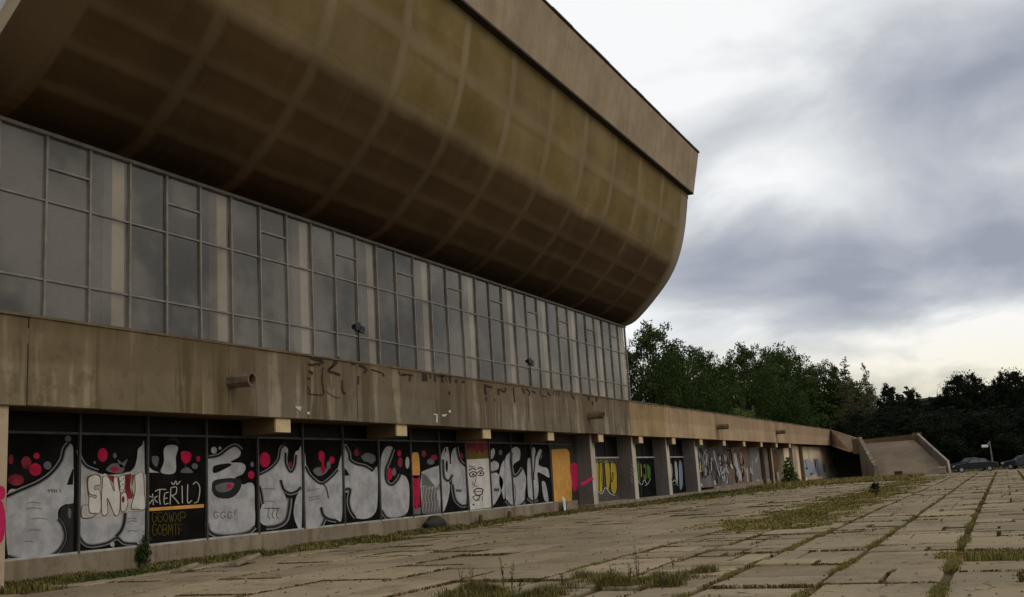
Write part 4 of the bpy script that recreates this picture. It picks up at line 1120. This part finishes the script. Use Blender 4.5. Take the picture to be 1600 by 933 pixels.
planter((1465, 731), (1478, 740), 122, 'planter', 'pale topped stone planter at the right foot of the concrete stair', 'planter', MT['plinth'], MT['fin_front'])

# ------------------------------------------------------------------ cars
def make_car(label, paint, loc, rz, L_=4.5, Wd=1.75, Hh=1.45, van=False):
    t = thing('parked_car', label, 'car', loc, rz, 'cars parked beyond the plaza')
    pm = Mat('car_paint'); pm.color(paint); pm.rough(.3, .2)
    if van: out = [(-.5, .25), (-.5, .62), (-.49, .97), (-.46, 1.0), (.22, 1.0), (.36, .66), (.49, .55), (.5, .3), (.48, .22)]
    else: out = [(-.49, .24), (-.5, .45), (-.485, .60), (-.44, .66), (-.36, .68), (-.25, .93), (-.18, .985), (0, 1.0), (.08, .97), (.22, .69), (.42, .60), (.485, .50), (.5, .34), (.48, .22)]
    bm = bmesh.new()
    secs = []
    for s in (-1, -.86, 0, .86, 1):
        y = s*Wd/2; ring = []
        for u, v in out:
            z = v*Hh; tum = .12*max(0, v-.62)/.38 if abs(s) > .5 else 0
            edge = .97 if abs(s) == 1 else 1
            ring.append(bm.verts.new((u*L_*(edge if abs(s) == 1 else 1), y*(1-tum*1.6), z*(.985 if abs(s) == 1 and v > .5 else 1))))
        secs.append(ring)
    n_ = len(out)
    for a1, b1 in zip(secs, secs[1:]):
        for k in range(n_): bm.faces.new((a1[k], a1[(k+1) % n_], b1[(k+1) % n_], b1[k]))
    bm.faces.new(secs[0]); bm.faces.new(secs[-1][::-1]); bmesh.ops.recalc_face_normals(bm, faces=bm.faces)
    body = obj('body', bm, pm.m, t, False)
    # windows
    bm = bmesh.new()
    def q(u0, u1, v0, v1, s, sh0=0., sh1=0.):
        def P(u, v):
            tum = .12*max(0, v-.62)/.38; return (u*L_, s*(Wd/2*(1-tum*1.6)+.012), v*Hh)
        vs = [bm.verts.new(P(*c)) for c in ((u0, v0), (u1, v0), (u1+sh1, v1), (u0+sh0, v1))]; bm.faces.new(vs)
    for s in (-1, 1):
        if van: q(-.44, -.2, .68, .93, s); q(-.18, .02, .68, .93, s); q(.04, .27, .68, .93, s, 0, -.1)
        else: q(-.30, -.10, .70, .93, s, .08, 0); q(-.085, .15, .70, .93, s, 0, -.09)
    wz = ((.345, .685), (.235, .98)) if van else ((.215, .70), (.09, .955))
    rzq = ((-.502, .68), (-.492, .94)) if van else ((-.352, .70), (-.255, .915))
    for (u0, v0), (u1, v1) in (wz, rzq):
        o_ = .012 if u0 > 0 else -.012
        vs = [bm.verts.new(c) for c in ((u0*L_+o_, -Wd*.42, v0*Hh+.012), (u0*L_+o_, Wd*.42, v0*Hh+.012), (u1*L_+o_, Wd*.38, v1*Hh+.012), (u1*L_+o_, -Wd*.38, v1*Hh+.012))]; bm.faces.new(vs)
    obj('window', bm, MT['dark_glass'] if not CARG else CARG[0], t)
    for u in (-.31, .31):
        for s in (-1, 1):
            y = s*(Wd/2-.1)
            bm = bmesh.new(); tube(bm, [(u*L_, y-.11, .31), (u*L_, y+.11, .31)], .31, 20); w = obj('wheel', bm, MT['black'], t)
            bm = bmesh.new(); tube(bm, [(u*L_, y+s*.112-.01, .31), (u*L_, y+s*.112+.01, .31)], .19, 12); obj('rim', bm, RIM, w)
    for s in (-1, 1):
        bm = bmesh.new(); box(bm, L_*.455, L_*.497, s*Wd*.40-.17, s*Wd*.40+.13, .42*Hh, .53*Hh, 0, .02); obj('headlight', bm, HL, t)
        bm = bmesh.new(); box(bm, -L_*.503, -L_*.47, s*Wd*.40-.15, s*Wd*.40+.12, .46*Hh, .58*Hh, 0, .02); obj('tail_light', bm, TLM, t)
    for u in (-.5, .5):
        bm = bmesh.new(); box(bm, u*L_-.05, u*L_+.05, -Wd*.45, Wd*.45, .22*Hh, .36*Hh, 0, .03); obj('bumper', bm, pm.m, t)
    return t
mg = Mat('car_glass'); mg.color((.03, .035, .04)); mg.rough(.08, .9); CARG = [mg.m]
RIM = flat('wheel_rim', (.35, .35, .35), .35, .5, .7); HL = flat('headlight_glass', (.6, .6, .6), .2, .5); TLM = flat('tail_light_red', (.25, .02, .02), .3, .5)
c = onZ((1527, 736.5)); 
Yc = 124.0
def carpos(px, Y): a_ = onY((px, 720), Y); return (a_[0], Y, 0)
make_car('black estate car nearest the stair, side on, lamps toward the stair', (.012, .014, .016), carpos(1523, 123.5), rad(180), 4.5)
make_car('dark grey hatchback half hidden behind the black estate car by the stair', (.03, .033, .036), carpos(1513, 128), rad(172), 4.2, 1.7, 1.55)
make_car('dark blue grey saloon at right, parked left of the grey van', (.02, .024, .03), carpos(1601, 127), rad(165), 4.2, 1.75, 1.45)
make_car('tall grey van at the right edge of the plaza', (.06, .065, .075), carpos(1630, 122), rad(160), 4.9, 1.9, 2.15, True)
make_car('pale grey low car seen behind the dark blue grey saloon at right', (.06, .065, .07), carpos(1596, 133), rad(175), 4.2, 1.7, 1.45)

# lamp post
c = onY((1551, 724), 134)
lp = thing('street_lamp', 'pale street lamp post with white head in front of the dark trees', 'street lamp', (c[0], 134, 0))
top = onY((1546.5, 689), 134); h = top[2]
bm = bmesh.new(); tube(bm, [(0, 0, 0), (0, 0, h)], [.11, .07], 8); obj('post', bm, MT['fin_side'], lp)
a0 = onY((1546, 697), 134); a1 = onY((1533, 698), 134); dx = a1[0]-a0[0]
bm = bmesh.new(); tube(bm, [(0, 0, h-.15), (dx*.3, 0, h-.4)], .05, 6); obj('arm', bm, MT['fin_front'], lp)
bm = bmesh.new(); box(bm, dx*1.05, dx*.25, -.35, .35, h-.75, h-.42, 0, .08); obj('lamp_head', bm, flat('white_lamp', (.62, .65, .66), .5, var=.05), lp)

# ------------------------------------------------------------------ far apartment block behind the trees
AB = thing('apartment_block', 'long flat roofed block showing only its roofline between the far trees', 'building')
def abp(p, Y): return onY(p, Y)
a_ = onY((1375, 624), 250); b_ = onY((1640, 600), 232); 
bm = bmesh.new()
p0 = Vector((a_[0], 250)); p1 = Vector((b_[0], 232)); zr = b_[2]
d2 = (p1-p0).normalized(); n2_ = Vector((-d2.y, d2.x))
def blk(bm, s0, s1, dn0, dn1, z0, z1):
    vs = []
    for z in (z0, z1):
        for s, dn in ((s0, dn0), (s1, dn0), (s1, dn1), (s0, dn1)):
            q_ = p0 + d2*s + n2_*dn; vs.append(bm.verts.new((q_.x, q_.y, z)))
    for f_ in ((3,2,1,0),(4,5,6,7),(0,1,5,4),(1,2,6,5),(2,3,7,6),(3,0,4,7)): bm.faces.new([vs[i] for i in f_])
Ln = (p1-p0).length
blk(bm, 0, Ln, 0, 12, 0, zr-.6); obj('wall', bm, flat('far_wall', (.06, .058, .055), .9), AB)
bm = bmesh.new(); blk(bm, -.5, Ln+.5, -.5, 12.5, zr-.6, zr); obj('roof', bm, flat('far_roof', (.07, .055, .05), .9), AB)
bm = bmesh.new(); blk(bm, Ln*.62, Ln*.66, 2, 6, zr, zr+1.2); obj('chimney', bm, flat('far_chimney', (.05, .045, .042), .9), AB)
MW = flat('far_window_frame', (.42, .40, .36), .6)
for s in [2+4.2*k for k in range(int(Ln/4.2))]:
    for z in (zr-3.0, zr-6.2, zr-9.4):
        bm = bmesh.new(); blk(bm, s, s+2.2, -.06, -.005, z, z+1.5); w_ = obj('window', bm, MT['dark_glass'], AB)
        bm = bmesh.new(); blk(bm, s-.08, s+2.28, -.1, -.062, z-.1, z); obj('frame', bm, MW, w_)

# ------------------------------------------------------------------ trees
def crown_mesh(name, lobes, n, leaf, mat, seed, up=.3):
    rnd = np.random.RandomState(seed)
    Vv = []; Ff = []
    vol = np.array([l[3]*l[4]*l[5] for l in lobes]); pr = vol**.75; pr /= pr.sum()
    idx = rnd.choice(len(lobes), n, p=pr)
    # clumps inside each lobe
    cl = {}
    for li in range(len(lobes)):
        l = lobes[li]; m_ = max(10, int(46*pr[li]*len(lobes)/1.5))
        dd = rnd.normal(size=(m_, 3)); dd /= np.linalg.norm(dd, axis=1)[:, None]
        rr = rnd.uniform(.45, 1.04, m_)[:, None]
        cl[li] = dd*rr
    for i in range(n):
        l = lobes[idx[i]]; cc = cl[idx[i]][rnd.randint(len(cl[idx[i]]))]
        p = cc + np.clip(rnd.normal(size=3), -1.7, 1.7)*.16
        P = np.array([l[0]+p[0]*l[3], l[1]+p[1]*l[4], l[2]+p[2]*l[5]])
        s = leaf*rnd.uniform(.6, 1.3)
        a_ = rnd.normal(size=3); a_ /= np.linalg.norm(a_); b_ = np.cross(a_, rnd.normal(size=3)+np.array([0, 0, up])); b_ /= (np.linalg.norm(b_)+1e-6)
        k = len(Vv)
        Vv += [P-a_*s*.5, P+b_*s*.28, P+a_*s*.5, P-b_*s*.28]
        Ff.append((k, k+1, k+2, k+3))
    me = bpy.data.meshes.new(name); me.from_pydata([tuple(map(float, v)) for v in Vv], [], Ff); me.materials.append(mat)
    return me
def trunk_mesh(h, r, lobes, seed):
    rnd = random.Random(seed); bm = bmesh.new()
    tube(bm, [(0, 0, -.3), (rnd.uniform(-.2, .2), rnd.uniform(-.2, .2), h*.35), (rnd.uniform(-.3, .3), rnd.uniform(-.3, .3), h*.62), (0, 0, h*.9)], [r, r*.75, r*.5, r*.12], 8)
    for l in lobes:
        z0 = h*rnd.uniform(.25, .5)
        tube(bm, [(0, 0, z0), (l[0]*.45, l[1]*.45, z0+(l[2]-z0)*.6), (l[0]*.9, l[1]*.9, l[2])], [r*.4, r*.25, r*.06], 6)
    me = bpy.data.meshes.new('trunk'); bm.to_mesh(me); bm.free(); me.materials.append(MT['bark']); return me
def broad_lobes(h, w, seed, base=.12):
    rnd = random.Random(seed); L_ = []
    for k in range(20):
        a_ = k*2.4+rnd.uniform(-.5, .5); t = (k+.5)/20; r_ = w*.5*math.sqrt(max(.05, 1-(t*.92)**2.2))*rnd.uniform(.62, .84)
        z = h*(.20 + .68*t)
        s = w*rnd.uniform(.14, .21)*(1.1-.3*t)
        L_.append((math.cos(a_)*r_, math.sin(a_)*r_, z, s, s, s*rnd.uniform(.6, .85)))
    L_.append((w*.05, 0, h*.90, w*.17, w*.17, h*.09)); L_.append((0, 0, h*.50, w*.34, w*.34, h*.32)); L_.append((0, 0, h*.22, w*.44, w*.44, h*.16))
    return L_
def pine_lobes(h, w, seed):
    rnd = random.Random(seed); L_ = []
    for k in range(12):
        a_ = rnd.uniform(0, 6.28); t = k/11; z = h*(.32+.58*t); r_ = w*.5*(1-.75*t)*rnd.uniform(.4, .8); s = w*.19*(1.15-.5*t)
        L_.append((math.cos(a_)*r_, math.sin(a_)*r_, z, s, s, s*.55))
    L_.append((0, 0, h*.9, w*.13, w*.13, h*.09)); L_.append((0, 0, h*.55, w*.28, w*.28, h*.28)); L_.append((0, 0, h*.22, w*.45, w*.45, h*.22))
    return L_
KINDS = {}
for nm, h, w, sd_, mt, lf, n, fn in (('b1', 15, 14, 11, 'leaf', .27, 52000, broad_lobes), ('b2', 15, 14, 23, 'leaf', .27, 52000, broad_lobes), ('b3', 15, 14, 37, 'leaf_dark', .32, 34000, broad_lobes),
                                     ('p1', 15, 11, 5, 'leaf_dark', .34, 22000, pine_lobes), ('p2', 15, 11, 17, 'leaf_dark', .34, 22000, pine_lobes)):
    lb = fn(h, w, sd_); KINDS[nm] = (crown_mesh('crown', lb, n, lf, MT[mt], sd_), trunk_mesh(h, .32, lb, sd_), h, w)
rd_ = random.Random(77); lb = []
for k in range(26):
    a_ = k*2.4; t = (k+.5)/26; lb.append((math.cos(a_)*4.6*math.sqrt(1-t*t*.95), math.sin(a_)*4.6*math.sqrt(1-t*t*.95), 15*(.48+.42*t), 1.25*(1.15-.3*t), 1.25*(1.15-.3*t), 1.0))
lb += [(0, 0, 9.5, 4.6, 4.6, 4.0), (0, 0, 4, 5.2, 5.2, 3.5)]
KINDS['dome'] = (crown_mesh('crown', lb, 34000, .34, MT['leaf_dark'], 12), trunk_mesh(15, .32, lb[:8], 12), 15, 12)
lb = [(0, 0, 15*(.25+.065*k), 1.9*(1-.072*k)*(.8 if k % 2 else 1), 1.9*(1-.072*k), .85) for k in range(12)]
KINDS['birch'] = (crown_mesh('crown', lb, 3600, .24, MT['leaf_birch'], 3), trunk_mesh(15, .16, lb[:6], 3), 15, 5)
def tree(kind, px, pytop, Y, wpx, label, group, name='tree', z0=0., sz=None, xmax=None):
    cm, tm, h, w = KINDS[kind]
    if xmax is not None:
        d_ = direc((px, pytop)); Y = max(Y, min(215, xmax*d_[1]/d_[0]))
    t_ = onY((px, pytop), Y); H = t_[2]-z0
    mpp = math.hypot(*(onY((px+50, pytop), Y)-t_)[:3:2])/50
    sw = wpx*1.22*mpp/w; sh = H/(h*.98)
    t = thing(name, label, 'tree', (t_[0], Y, z0), random.uniform(0, 6.28), group)
    t.scale = (sw, sw, sh)
    for nm, me in (('crown', cm), ('trunk', tm)): link(bpy.data.objects.new(nm, me), t)
    return t
G1 = 'leafy trees rising behind the podium'; G2 = 'dark trees across the far side of the plaza'
X_LIM = -36
TR = [
 ('b1', 1022, 505, 108, 150, 'rounded deep green tree touching the glazed corner of the hall'),
 ('b2', 1098, 548, 118, 120, 'leafy green tree second from the glazed corner, lower than both neighbours'),
 ('b1', 1165, 538, 128, 130, 'broad green tree with the left side of the highest crown behind the podium'),
 ('b2', 1225, 540, 132, 140, 'tallest looking green tree over the middle of the podium parapet'),
 ('b1', 1283, 566, 142, 110, 'green tree sloping down to the right behind the end drain spouts'),
 ('b3', 1062, 556, 140, 150, 'dark tree filling the gap behind the first two green ones'),
 ('b3', 1190, 562, 150, 170, 'dark tree standing behind the two highest green crowns'),
 ('b2', 1325, 592, 150, 90, 'small crowned green tree above the sloping end of the podium'),
 ('b3', 1300, 600, 160, 140, 'dark tree low behind the thin birch group')]
for k_, px, py, Y, wp, lb_ in TR:
    tree(k_, px, py, Y, wp, lb_, G1, 'broadleaf_tree', xmax=-37 if k_ != 'b3' else -44)
tree('birch', 1349, 572, 176, 62, 'thin feathery birch with sky showing through, the taller one', 'thin birches against the sky', 'birch_tree')
tree('birch', 1318, 562, 182, 70, 'thin grey brown birch just left of the taller feathery birch', 'thin birches against the sky', 'birch_tree')
TR2 = [
 ('p1', 1385, 598, 158, 75, 'dark pine beside the feathery birch above the stair'),
 ('p2', 1425, 606, 165, 70, 'low dark pine above the back of the stair'),
 ('p1', 1462, 616, 160, 80, 'lowest dark pine, right below the visible far roofline'),
 ('dome', 1503, 577, 160, 88, 'tall dark domed tree above the black estate car'),
 ('dome', 1575, 573, 165, 84, 'tall dark domed tree at the right edge'),
 ('p2', 1540, 608, 168, 80, 'dark pine in the dip between the two domed trees'),
 ('p1', 1620, 596, 150, 90, 'dark pine cut off by the right edge of the view'),
 ('b3', 1400, 635, 150, 120, 'low dark broad tree right behind the landing of the stair'),
 ('b3', 1470, 636, 146, 130, 'low dark broad tree behind the right cheek wall of the stair'),
 ('b3', 1550, 634, 148, 130, 'low dark broad tree behind the street lamp'),
 ('b3', 1350, 640, 165, 120, 'low dark broad tree behind the corner where podium meets stair'),
 ('b3', 1640, 630, 160, 130, 'low dark broad tree behind the grey van')]
for k_, px, py, Y, wp, lb_ in TR2:
    tree(k_, px, py, Y, wp, lb_, G2, 'pine_tree' if k_[0] == 'p' else 'broadleaf_tree')
# wood closing the view behind (reads as one dark mass)
rnd = np.random.RandomState(9); Vv = []; Ff = []
for i in range(26000):
    x = rnd.uniform(-85, 70); y = 222 + rnd.normal()*4; z = rnd.uniform(0, 1)**.8*(12+2.2*math.sin(x*.27)+1.4*math.sin(x*.71+1)+1.1*math.sin(x*1.9))
    P = np.array([x, y, z]); s = rnd.uniform(.6, 1.3); a_ = rnd.normal(size=3); a_ /= np.linalg.norm(a_); b_ = np.cross(a_, rnd.normal(size=3)); b_ /= np.linalg.norm(b_)
    k = len(Vv); Vv += [P-a_*s*.5, P+b_*s*.35, P+a_*s*.5, P-b_*s*.35]; Ff.append((k, k+1, k+2, k+3))
tag(pydata('far_wood', Vv, Ff, MT['leaf_dark']), 'dark distant wood closing the view behind the trees', 'wood', kind='stuff')

# ------------------------------------------------------------------ bushes and plants
def bush(name, p, Y, hgt, wid, mat, label, cat, leaf=.16, n=2600, conical=False, X=None):
    c = onX(p, X) if X is not None else onY(p, Y)
    t = thing(name, label, cat, (c[0], c[1], 0))
    if conical: lb = [(0, 0, hgt*(.1+.13*k), wid*.5*(1-.12*k), wid*.5*(1-.12*k), hgt*.12) for k in range(7)]
    else: lb = [(random.uniform(-.25, .25)*wid, random.uniform(-.25, .25)*wid, hgt*random.uniform(.3, .65), wid*.3, wid*.3, hgt*.3) for _ in range(6)]
    link(bpy.data.objects.new('foliage', crown_mesh('foliage', lb, n, leaf, MT[mat], len(label)*7)), t)
    bm = bmesh.new(); tube(bm, [(0, 0, -.1), (0, 0, hgt*.6)], [.05, .02], 6); obj('stem', bm, MT['bark'], t)
    return t
random.seed(21)
bush('conifer_shrub', (1234, 745), 0, 3.0, 1.9, 'leaf_light', 'green cone shaped shrub by the far wall under the last beams', 'shrub', .2, 3000, True, -21.4)
bush('sapling', (1366, 770), 0, 1.1, .9, 'leaf_dark', 'small dark bush standing on the grass strip in the middle of the plaza', 'bush', .1, 700, False, None) if False else None
c = onZ((1368, 778))
t = thing('sapling', 'small dark bush standing on the grass strip in the middle of the plaza', 'bush', (c[0], c[1], 0))
link(bpy.data.objects.new('foliage', crown_mesh('foliage', [(0, 0, .4, .22, .22, .3), (.1, 0, .6, .16, .16, .22)], 300, .10, MT['leaf_dark'], 4)), t)
bm = bmesh.new(); tube(bm, [(0, 0, 0), (.03, 0, .8)], [.03, .01], 6); obj('stem', bm, MT['bark'], t)
bush('creeper', (227, 880), 0, .9, .5, 'leaf', 'green creeper climbing the plinth below the boarded panel with the orange bar', 'creeper', .07, 800, False, XW+.28)
bush('creeper', (228, 850), 0, 1.25, .25, 'leaf', 'thin upper shoots of the creeper at the steel post above the plinth', 'creeper', .06, 250, False, XW+.2)
tp = onX((1150, 640), XF-.6)
t = thing('parapet_shrub', 'bright green shoots growing on top of the podium parapet', 'shrub', (XF-.6, onX((1178, 647), XF)[1], 6.3))
link(bpy.data.objects.new('foliage', crown_mesh('foliage', [(0, 0, .6, .5, 1.6, .5), (0, -3, .7, .4, 2.2, .6), (0, 2.4, .9, .3, .5, .8)], 900, .2, MT['leaf_light'], 8)), t)
# spiky plant with a pale scrap by the orange board
c = onX((877, 800), -22.3)
t = thing('spiky_plant', 'dark spiky plant at the wall foot below the orange board', 'plant', (-22.2, c[1], 0))
bm = bmesh.new()
for k in range(34):
    a_ = random.uniform(0, 6.28); h = random.uniform(.4, .85); r_ = random.uniform(.15, .5)
    p0_ = Vector((random.uniform(-.12, .12), random.uniform(-.25, .25), 0)); p1_ = p0_+Vector((math.cos(a_)*r_*.5, math.sin(a_)*r_, h)); sd2 = Vector((-math.sin(a_), math.cos(a_), 0))*.03
    vs = [bm.verts.new(v) for v in (p0_-sd2, p0_+sd2, p1_)]; bm.faces.new(vs)
obj('foliage', bm, MT['grass_green'], t)
c = onX((880, 780), -21.9)
bm = bmesh.new()
vs = [bm.verts.new(v) for v in ((0, -.12, 0), (.04, .05, 0), (.05, -.02, .6), (-.02, -.2, .78))]; fc = bm.faces.new(vs)
r_ = bmesh.ops.extrude_face_region(bm, geom=[fc]); bmesh.ops.translate(bm, vec=(.02, .01, 0), verts=[v for v in r_['geom'] if isinstance(v, bmesh.types.BMVert)])
o = obj('paper_scrap', bm, flat('white_scrap', (.6, .6, .6), .6)); o.location = (-21.85, c[1], .18)
tag(o, 'white torn strip sticking up out of the spiky plant', 'litter')
# dark round thing lying against the plinth
c = onX((684, 821), -22.5)
bm = bmesh.new(); bmesh.ops.create_icosphere(bm, subdivisions=3, radius=1)
for v in bm.verts: v.co = Vector((v.co.x*.36, v.co.y*.75, v.co.z*.34)) * (1+.12*math.sin(v.co.y*5+v.co.z*3))
o = obj('tar_heap', bm, flat('dark_tar', (.03, .026, .024), .9, var=.4), smooth=True); o.location = (-22.6, c[1], .26)
tag(o, 'dark rounded heap lying against the plinth below the red and orange strip', 'heap')
# bollard like stumps
for px, py, lb_ in ((751, 813, 'short dark stump at the plinth foot left of the face poster'), (796, 807, 'short dark stump at the plinth foot right of the face poster')):
    c = onX((px, py), -22.6); bm = bmesh.new(); tube(bm, [(0, 0, -.05), (0, .03, .3), (.01, .05, .42)], [.13, .11, .08], 8)
    o = obj('stump', bm, flat('dark_stump', (.09, .065, .035), .9)); o.location = (-22.6, c[1], 0); tag(o, lb_, 'stump', 'stumps along the plinth')
# broken slab pieces
c = onX((330, 880), -21.6)
for (px, py), sx, sy, lb_ in (((378, 868), .5, 1.5, 'broken slab piece tilted in the grass by the plinth, the larger one'), ((290, 880), .35, .9, 'small broken slab piece by the plinth near the creeper')):
    c = onZ((px, py+14)); bm = bmesh.new(); box(bm, -sx/2, sx/2, -sy/2, sy/2, 0, .12, 0, .03)
    o = obj('slab_fragment', bm, MT['plinth']); o.location = (c[0], c[1], .03); o.rotation_euler = (rad(6), rad(-10), rad(14)); tag(o, lb_, 'rubble', 'broken slab pieces by the plinth')

# ------------------------------------------------------------------ grass
rnd = random.Random(5)
def grass_field(name, gen, n, mat, label, hmin, hmax, bw=.012):
    Vv = []; Ff = []
    for _ in range(n):
        g_ = gen()
        if g_ is None: continue
        x, y, s = g_; nb = rnd.randint(3, 6)
        for b in range(nb):
            bx, by = x+rnd.gauss(0, .045), y+rnd.gauss(0, .045); h = rnd.uniform(hmin, hmax)*s
            a_ = rnd.uniform(0, 6.28); ln_ = h*rnd.uniform(.15, .8); w = bw*(1+y*.035)
            dx, dy = math.cos(a_), math.sin(a_); k = len(Vv)
            Vv += [(bx-dy*w, by+dx*w, -.06), (bx+dy*w, by-dx*w, -.06), (bx+dx*ln_*.4+dy*w*.7, by+dy*ln_*.4-dx*w*.7, h*.6), (bx+dx*ln_*.4-dy*w*.7, by+dy*ln_*.4+dx*w*.7, h*.6), (bx+dx*ln_, by+dy*ln_, h)]
            Ff += [(k, k+1, k+2, k+3), (k+3, k+2, k+4)]
    return tag(pydata(name, Vv, Ff, mat), label, 'grass', kind='stuff')
def patch(x, y, s=.35):    # cheap patchiness
    return math.sin(x*1.7*s*3+math.sin(y*.9)) * math.sin(y*1.3*s*2+math.cos(x*1.1)) + rnd.uniform(-.45, .45)
def yw(a, b): return 1/(rnd.uniform(1/b, 1/a))      # denser near the viewer
def g_wall():
    y = yw(17, 119); x = -22.85+abs(rnd.gauss(0, .75))
    if y < 27 and rnd.random() < .6: return None
    if 60 < y: x = -21.9+abs(rnd.gauss(0, 1.0+min(2.6, (y-60)*.06)))
    if y < 60 and patch(x, y) < -.1: return None
    return x, y, rnd.uniform(.5, 1.3)
grass_field('wall_grass', g_wall, 32000, MT['grass_olive'], 'olive grass fringe growing along the foot of the wall', .04, .15)
def g_med():
    y = yw(30, 110); x = rnd.uniform(-8.8, -5.3)+rnd.gauss(0, .3)
    if patch(x, y) < -.12: return None
    return x, y, rnd.uniform(.4, 1.1)
grass_field('median_grass', g_med, 15000, MT['grass'], 'dry grass strip running down the middle of the plaza', .02, .085)
spots = [(*onZ(p)[:2], r_) for p, r_ in (((740, 926), .30), ((770, 932), .25), ((715, 931), .2), ((905, 915), .22), ((935, 905), .30), ((960, 912), .35), ((1000, 912), .35), ((1030, 915), .22), ((870, 928), .2), ((1055, 905), .25), ((1090, 895), .18), ((830, 936), .25))]
def g_fore():
    cx_, cy_, r_ = rnd.choice(spots); x, y = cx_+rnd.gauss(0, r_*.6), cy_+rnd.gauss(0, r_*.55)
    q_ = math.sin(x*5.1+math.sin(y*4))*math.sin(y*6.3+x)
    if q_+rnd.uniform(-.5, .5) < -.1: return None
    return x, y, rnd.uniform(.3, .9)+max(0, q_)*.7
grass_field('foreground_grass', g_fore, 13000, MT['grass_olive'], 'clump of olive grass at the bottom edge of the view', .02, .17, .004)
def g_joint():
    e = rnd.choice([-4.44, -4.44, -2.72, -2.72, -1.0, -1.0, -1.0, .95, -6.18, -7.9]); y = yw(11, 100)
    if patch(e*3, y, .5) < .12 : return None
    return e+rnd.gauss(0, .035), y, rnd.uniform(.3, 1)
grass_field('joint_grass', g_joint, 13000, MT['grass'], 'grass growing in the long joints between paving slabs', .01, .045, .005)
def g_edge():
    x0, x1, y0, y1 = rnd.choice(NEARE)
    if rnd.random() < .75: x = rnd.uniform(x0, x1); return x, y0+rnd.gauss(0, .012), rnd.uniform(.3, 1)
    y = rnd.uniform(y0, y1); return x0+rnd.gauss(0, .012), y, rnd.uniform(.3, 1)
NEARE = [e for e in EDG if random.random() < .6 and e[0] > -8.5 for _ in range(max(1, int(9-e[2]*.16)))]
grass_field('moss_and_joint_weeds', g_edge, 17000, MT['moss'], 'brown moss and weeds filling the short joints between slabs', .006, .022, .008)
NEARE = [e for e in EDG if random.random() < .5 and e[0] < -8.5 for _ in range(max(1, int(9-e[2]*.12)))]
grass_field('moss_by_the_road', g_edge, 11000, MT['moss'], 'brown moss filling joints of the slabs nearer the wall', .006, .024, .010)
Vv = []; Ff = []
for _ in range(1500):                      # grit, twigs and dead leaves on the paving
    y = yw(12, 80); x = rnd.uniform(-20, 4); s_ = rnd.uniform(.008, .035)*(1+y*.012); a_ = rnd.uniform(0, 3.14); zz = rnd.uniform(.01, .03); k = len(Vv)
    cx_, sx_ = math.cos(a_)*s_, math.sin(a_)*s_; q_ = rnd.uniform(.3, 1)
    Vv += [(x-cx_, y-sx_, zz), (x+sx_*q_, y-cx_*q_, zz), (x+cx_, y+sx_, zz), (x-sx_*q_, y+cx_*q_, zz), (x, y, zz+s_*.9)]
    Ff += [(k, k+1, k+4), (k+1, k+2, k+4), (k+2, k+3, k+4), (k+3, k, k+4)]
tag(pydata('litter', Vv, Ff, blade('grit', (.04, .03, .018), (.22, .18, .12))), 'small grit and dead leaves scattered over the paving', 'litter', kind='stuff')
def g_row():
    x = rnd.uniform(-1.3, 3.0); return x, 20.05+rnd.gauss(0, .22), rnd.uniform(.3, 1)
grass_field('cross_joint_grass', g_row, 2600, MT['grass'], 'grass tufts in the wide cross joint at right', .02, .09, .006)
def g_verge():
    y = rnd.uniform(96, 119) if rnd.random() < .45 else rnd.uniform(131, 150); x = rnd.uniform(-22, -8) if y < 120 else rnd.uniform(-7, 25)
    return x, y, rnd.uniform(.5, 1.3)
grass_field('far_verge_grass', g_verge, 9000, MT['grass'], 'grass verge beside the stair and behind the parked cars', .08, .3)
def g_green():
    if rnd.random() < .5: return -21.3+rnd.gauss(0, .3), 20.6+rnd.gauss(0, .9), rnd.uniform(.4, 1)
    return -20.9+rnd.gauss(0, .5), 78+rnd.gauss(0, 3.5), rnd.uniform(.8, 1.6)
grass_field('green_grass', g_green, 2400, MT['grass_green'], 'fresh green grass patches near the wall foot', .04, .16)

# tall weeds
def weed(px, py, h, label, Zy=0.):
    c = onZ((px, py)); t = tag(obj('weed', weed_bm(h), MT['weed']), label, 'weed', 'tall dry weeds in the foreground grass')
    t.location = (c[0], c[1], 0); return t
def weed_bm(h):
    bm = bmesh.new()
    for k in range(3):
        a_ = rnd.uniform(0, 6.28); hh = h*rnd.uniform(.6, 1); ex = Vector((math.cos(a_), math.sin(a_), 0))*hh*.12
        tube(bm, [(0, 0, -.05), ex*.4+Vector((0, 0, hh*.5)), ex+Vector((0, 0, hh))], [.006, .005, .002], 4)
        for q in range(9):
            t_ = rnd.uniform(.3, 1); P = ex*t_+Vector((0, 0, hh*t_)); dr = Vector((rnd.gauss(0, 1), rnd.gauss(0, 1), rnd.uniform(.2, 1.2))).normalized()*.05
            sd3 = dr.cross(Vector((rnd.random(), rnd.random(), .3))).normalized()*.009
            bm.faces.new([bm.verts.new(v) for v in (P-sd3, P+sd3, P+dr)])
    return bm
for px, py, h, lb_ in ((722, 925, .42, 'leftmost tall dry weed of the foreground clump'), (737, 930, .5, 'dry weed second from left in the foreground clump'), (789, 931, .72, 'tallest dry weed standing left of centre at the bottom edge'),
                       (800, 926, .5, 'dry weed close right of the tallest one'), (760, 932, .35, 'short dry weed between the left weeds and the tallest'), (985, 915, .40, 'dark bushy weed amid the right grass clump'), (997, 908, .62, 'tall thin weed rising behind the right grass clump'),
                       (1035, 920, .36, 'short green weed at the right end of the foreground grass'), (955, 912, .3, 'brown weed left of the dark bushy one in the right clump'), (812, 934, .28, 'short brown weed right of the two tall weeds'), (1052, 890, .26, 'lone small weed standing beyond the right grass clump'), (880, 920, .3, 'small brown weed in the middle of the foreground grass')):
    weed(px, py, h, lb_)
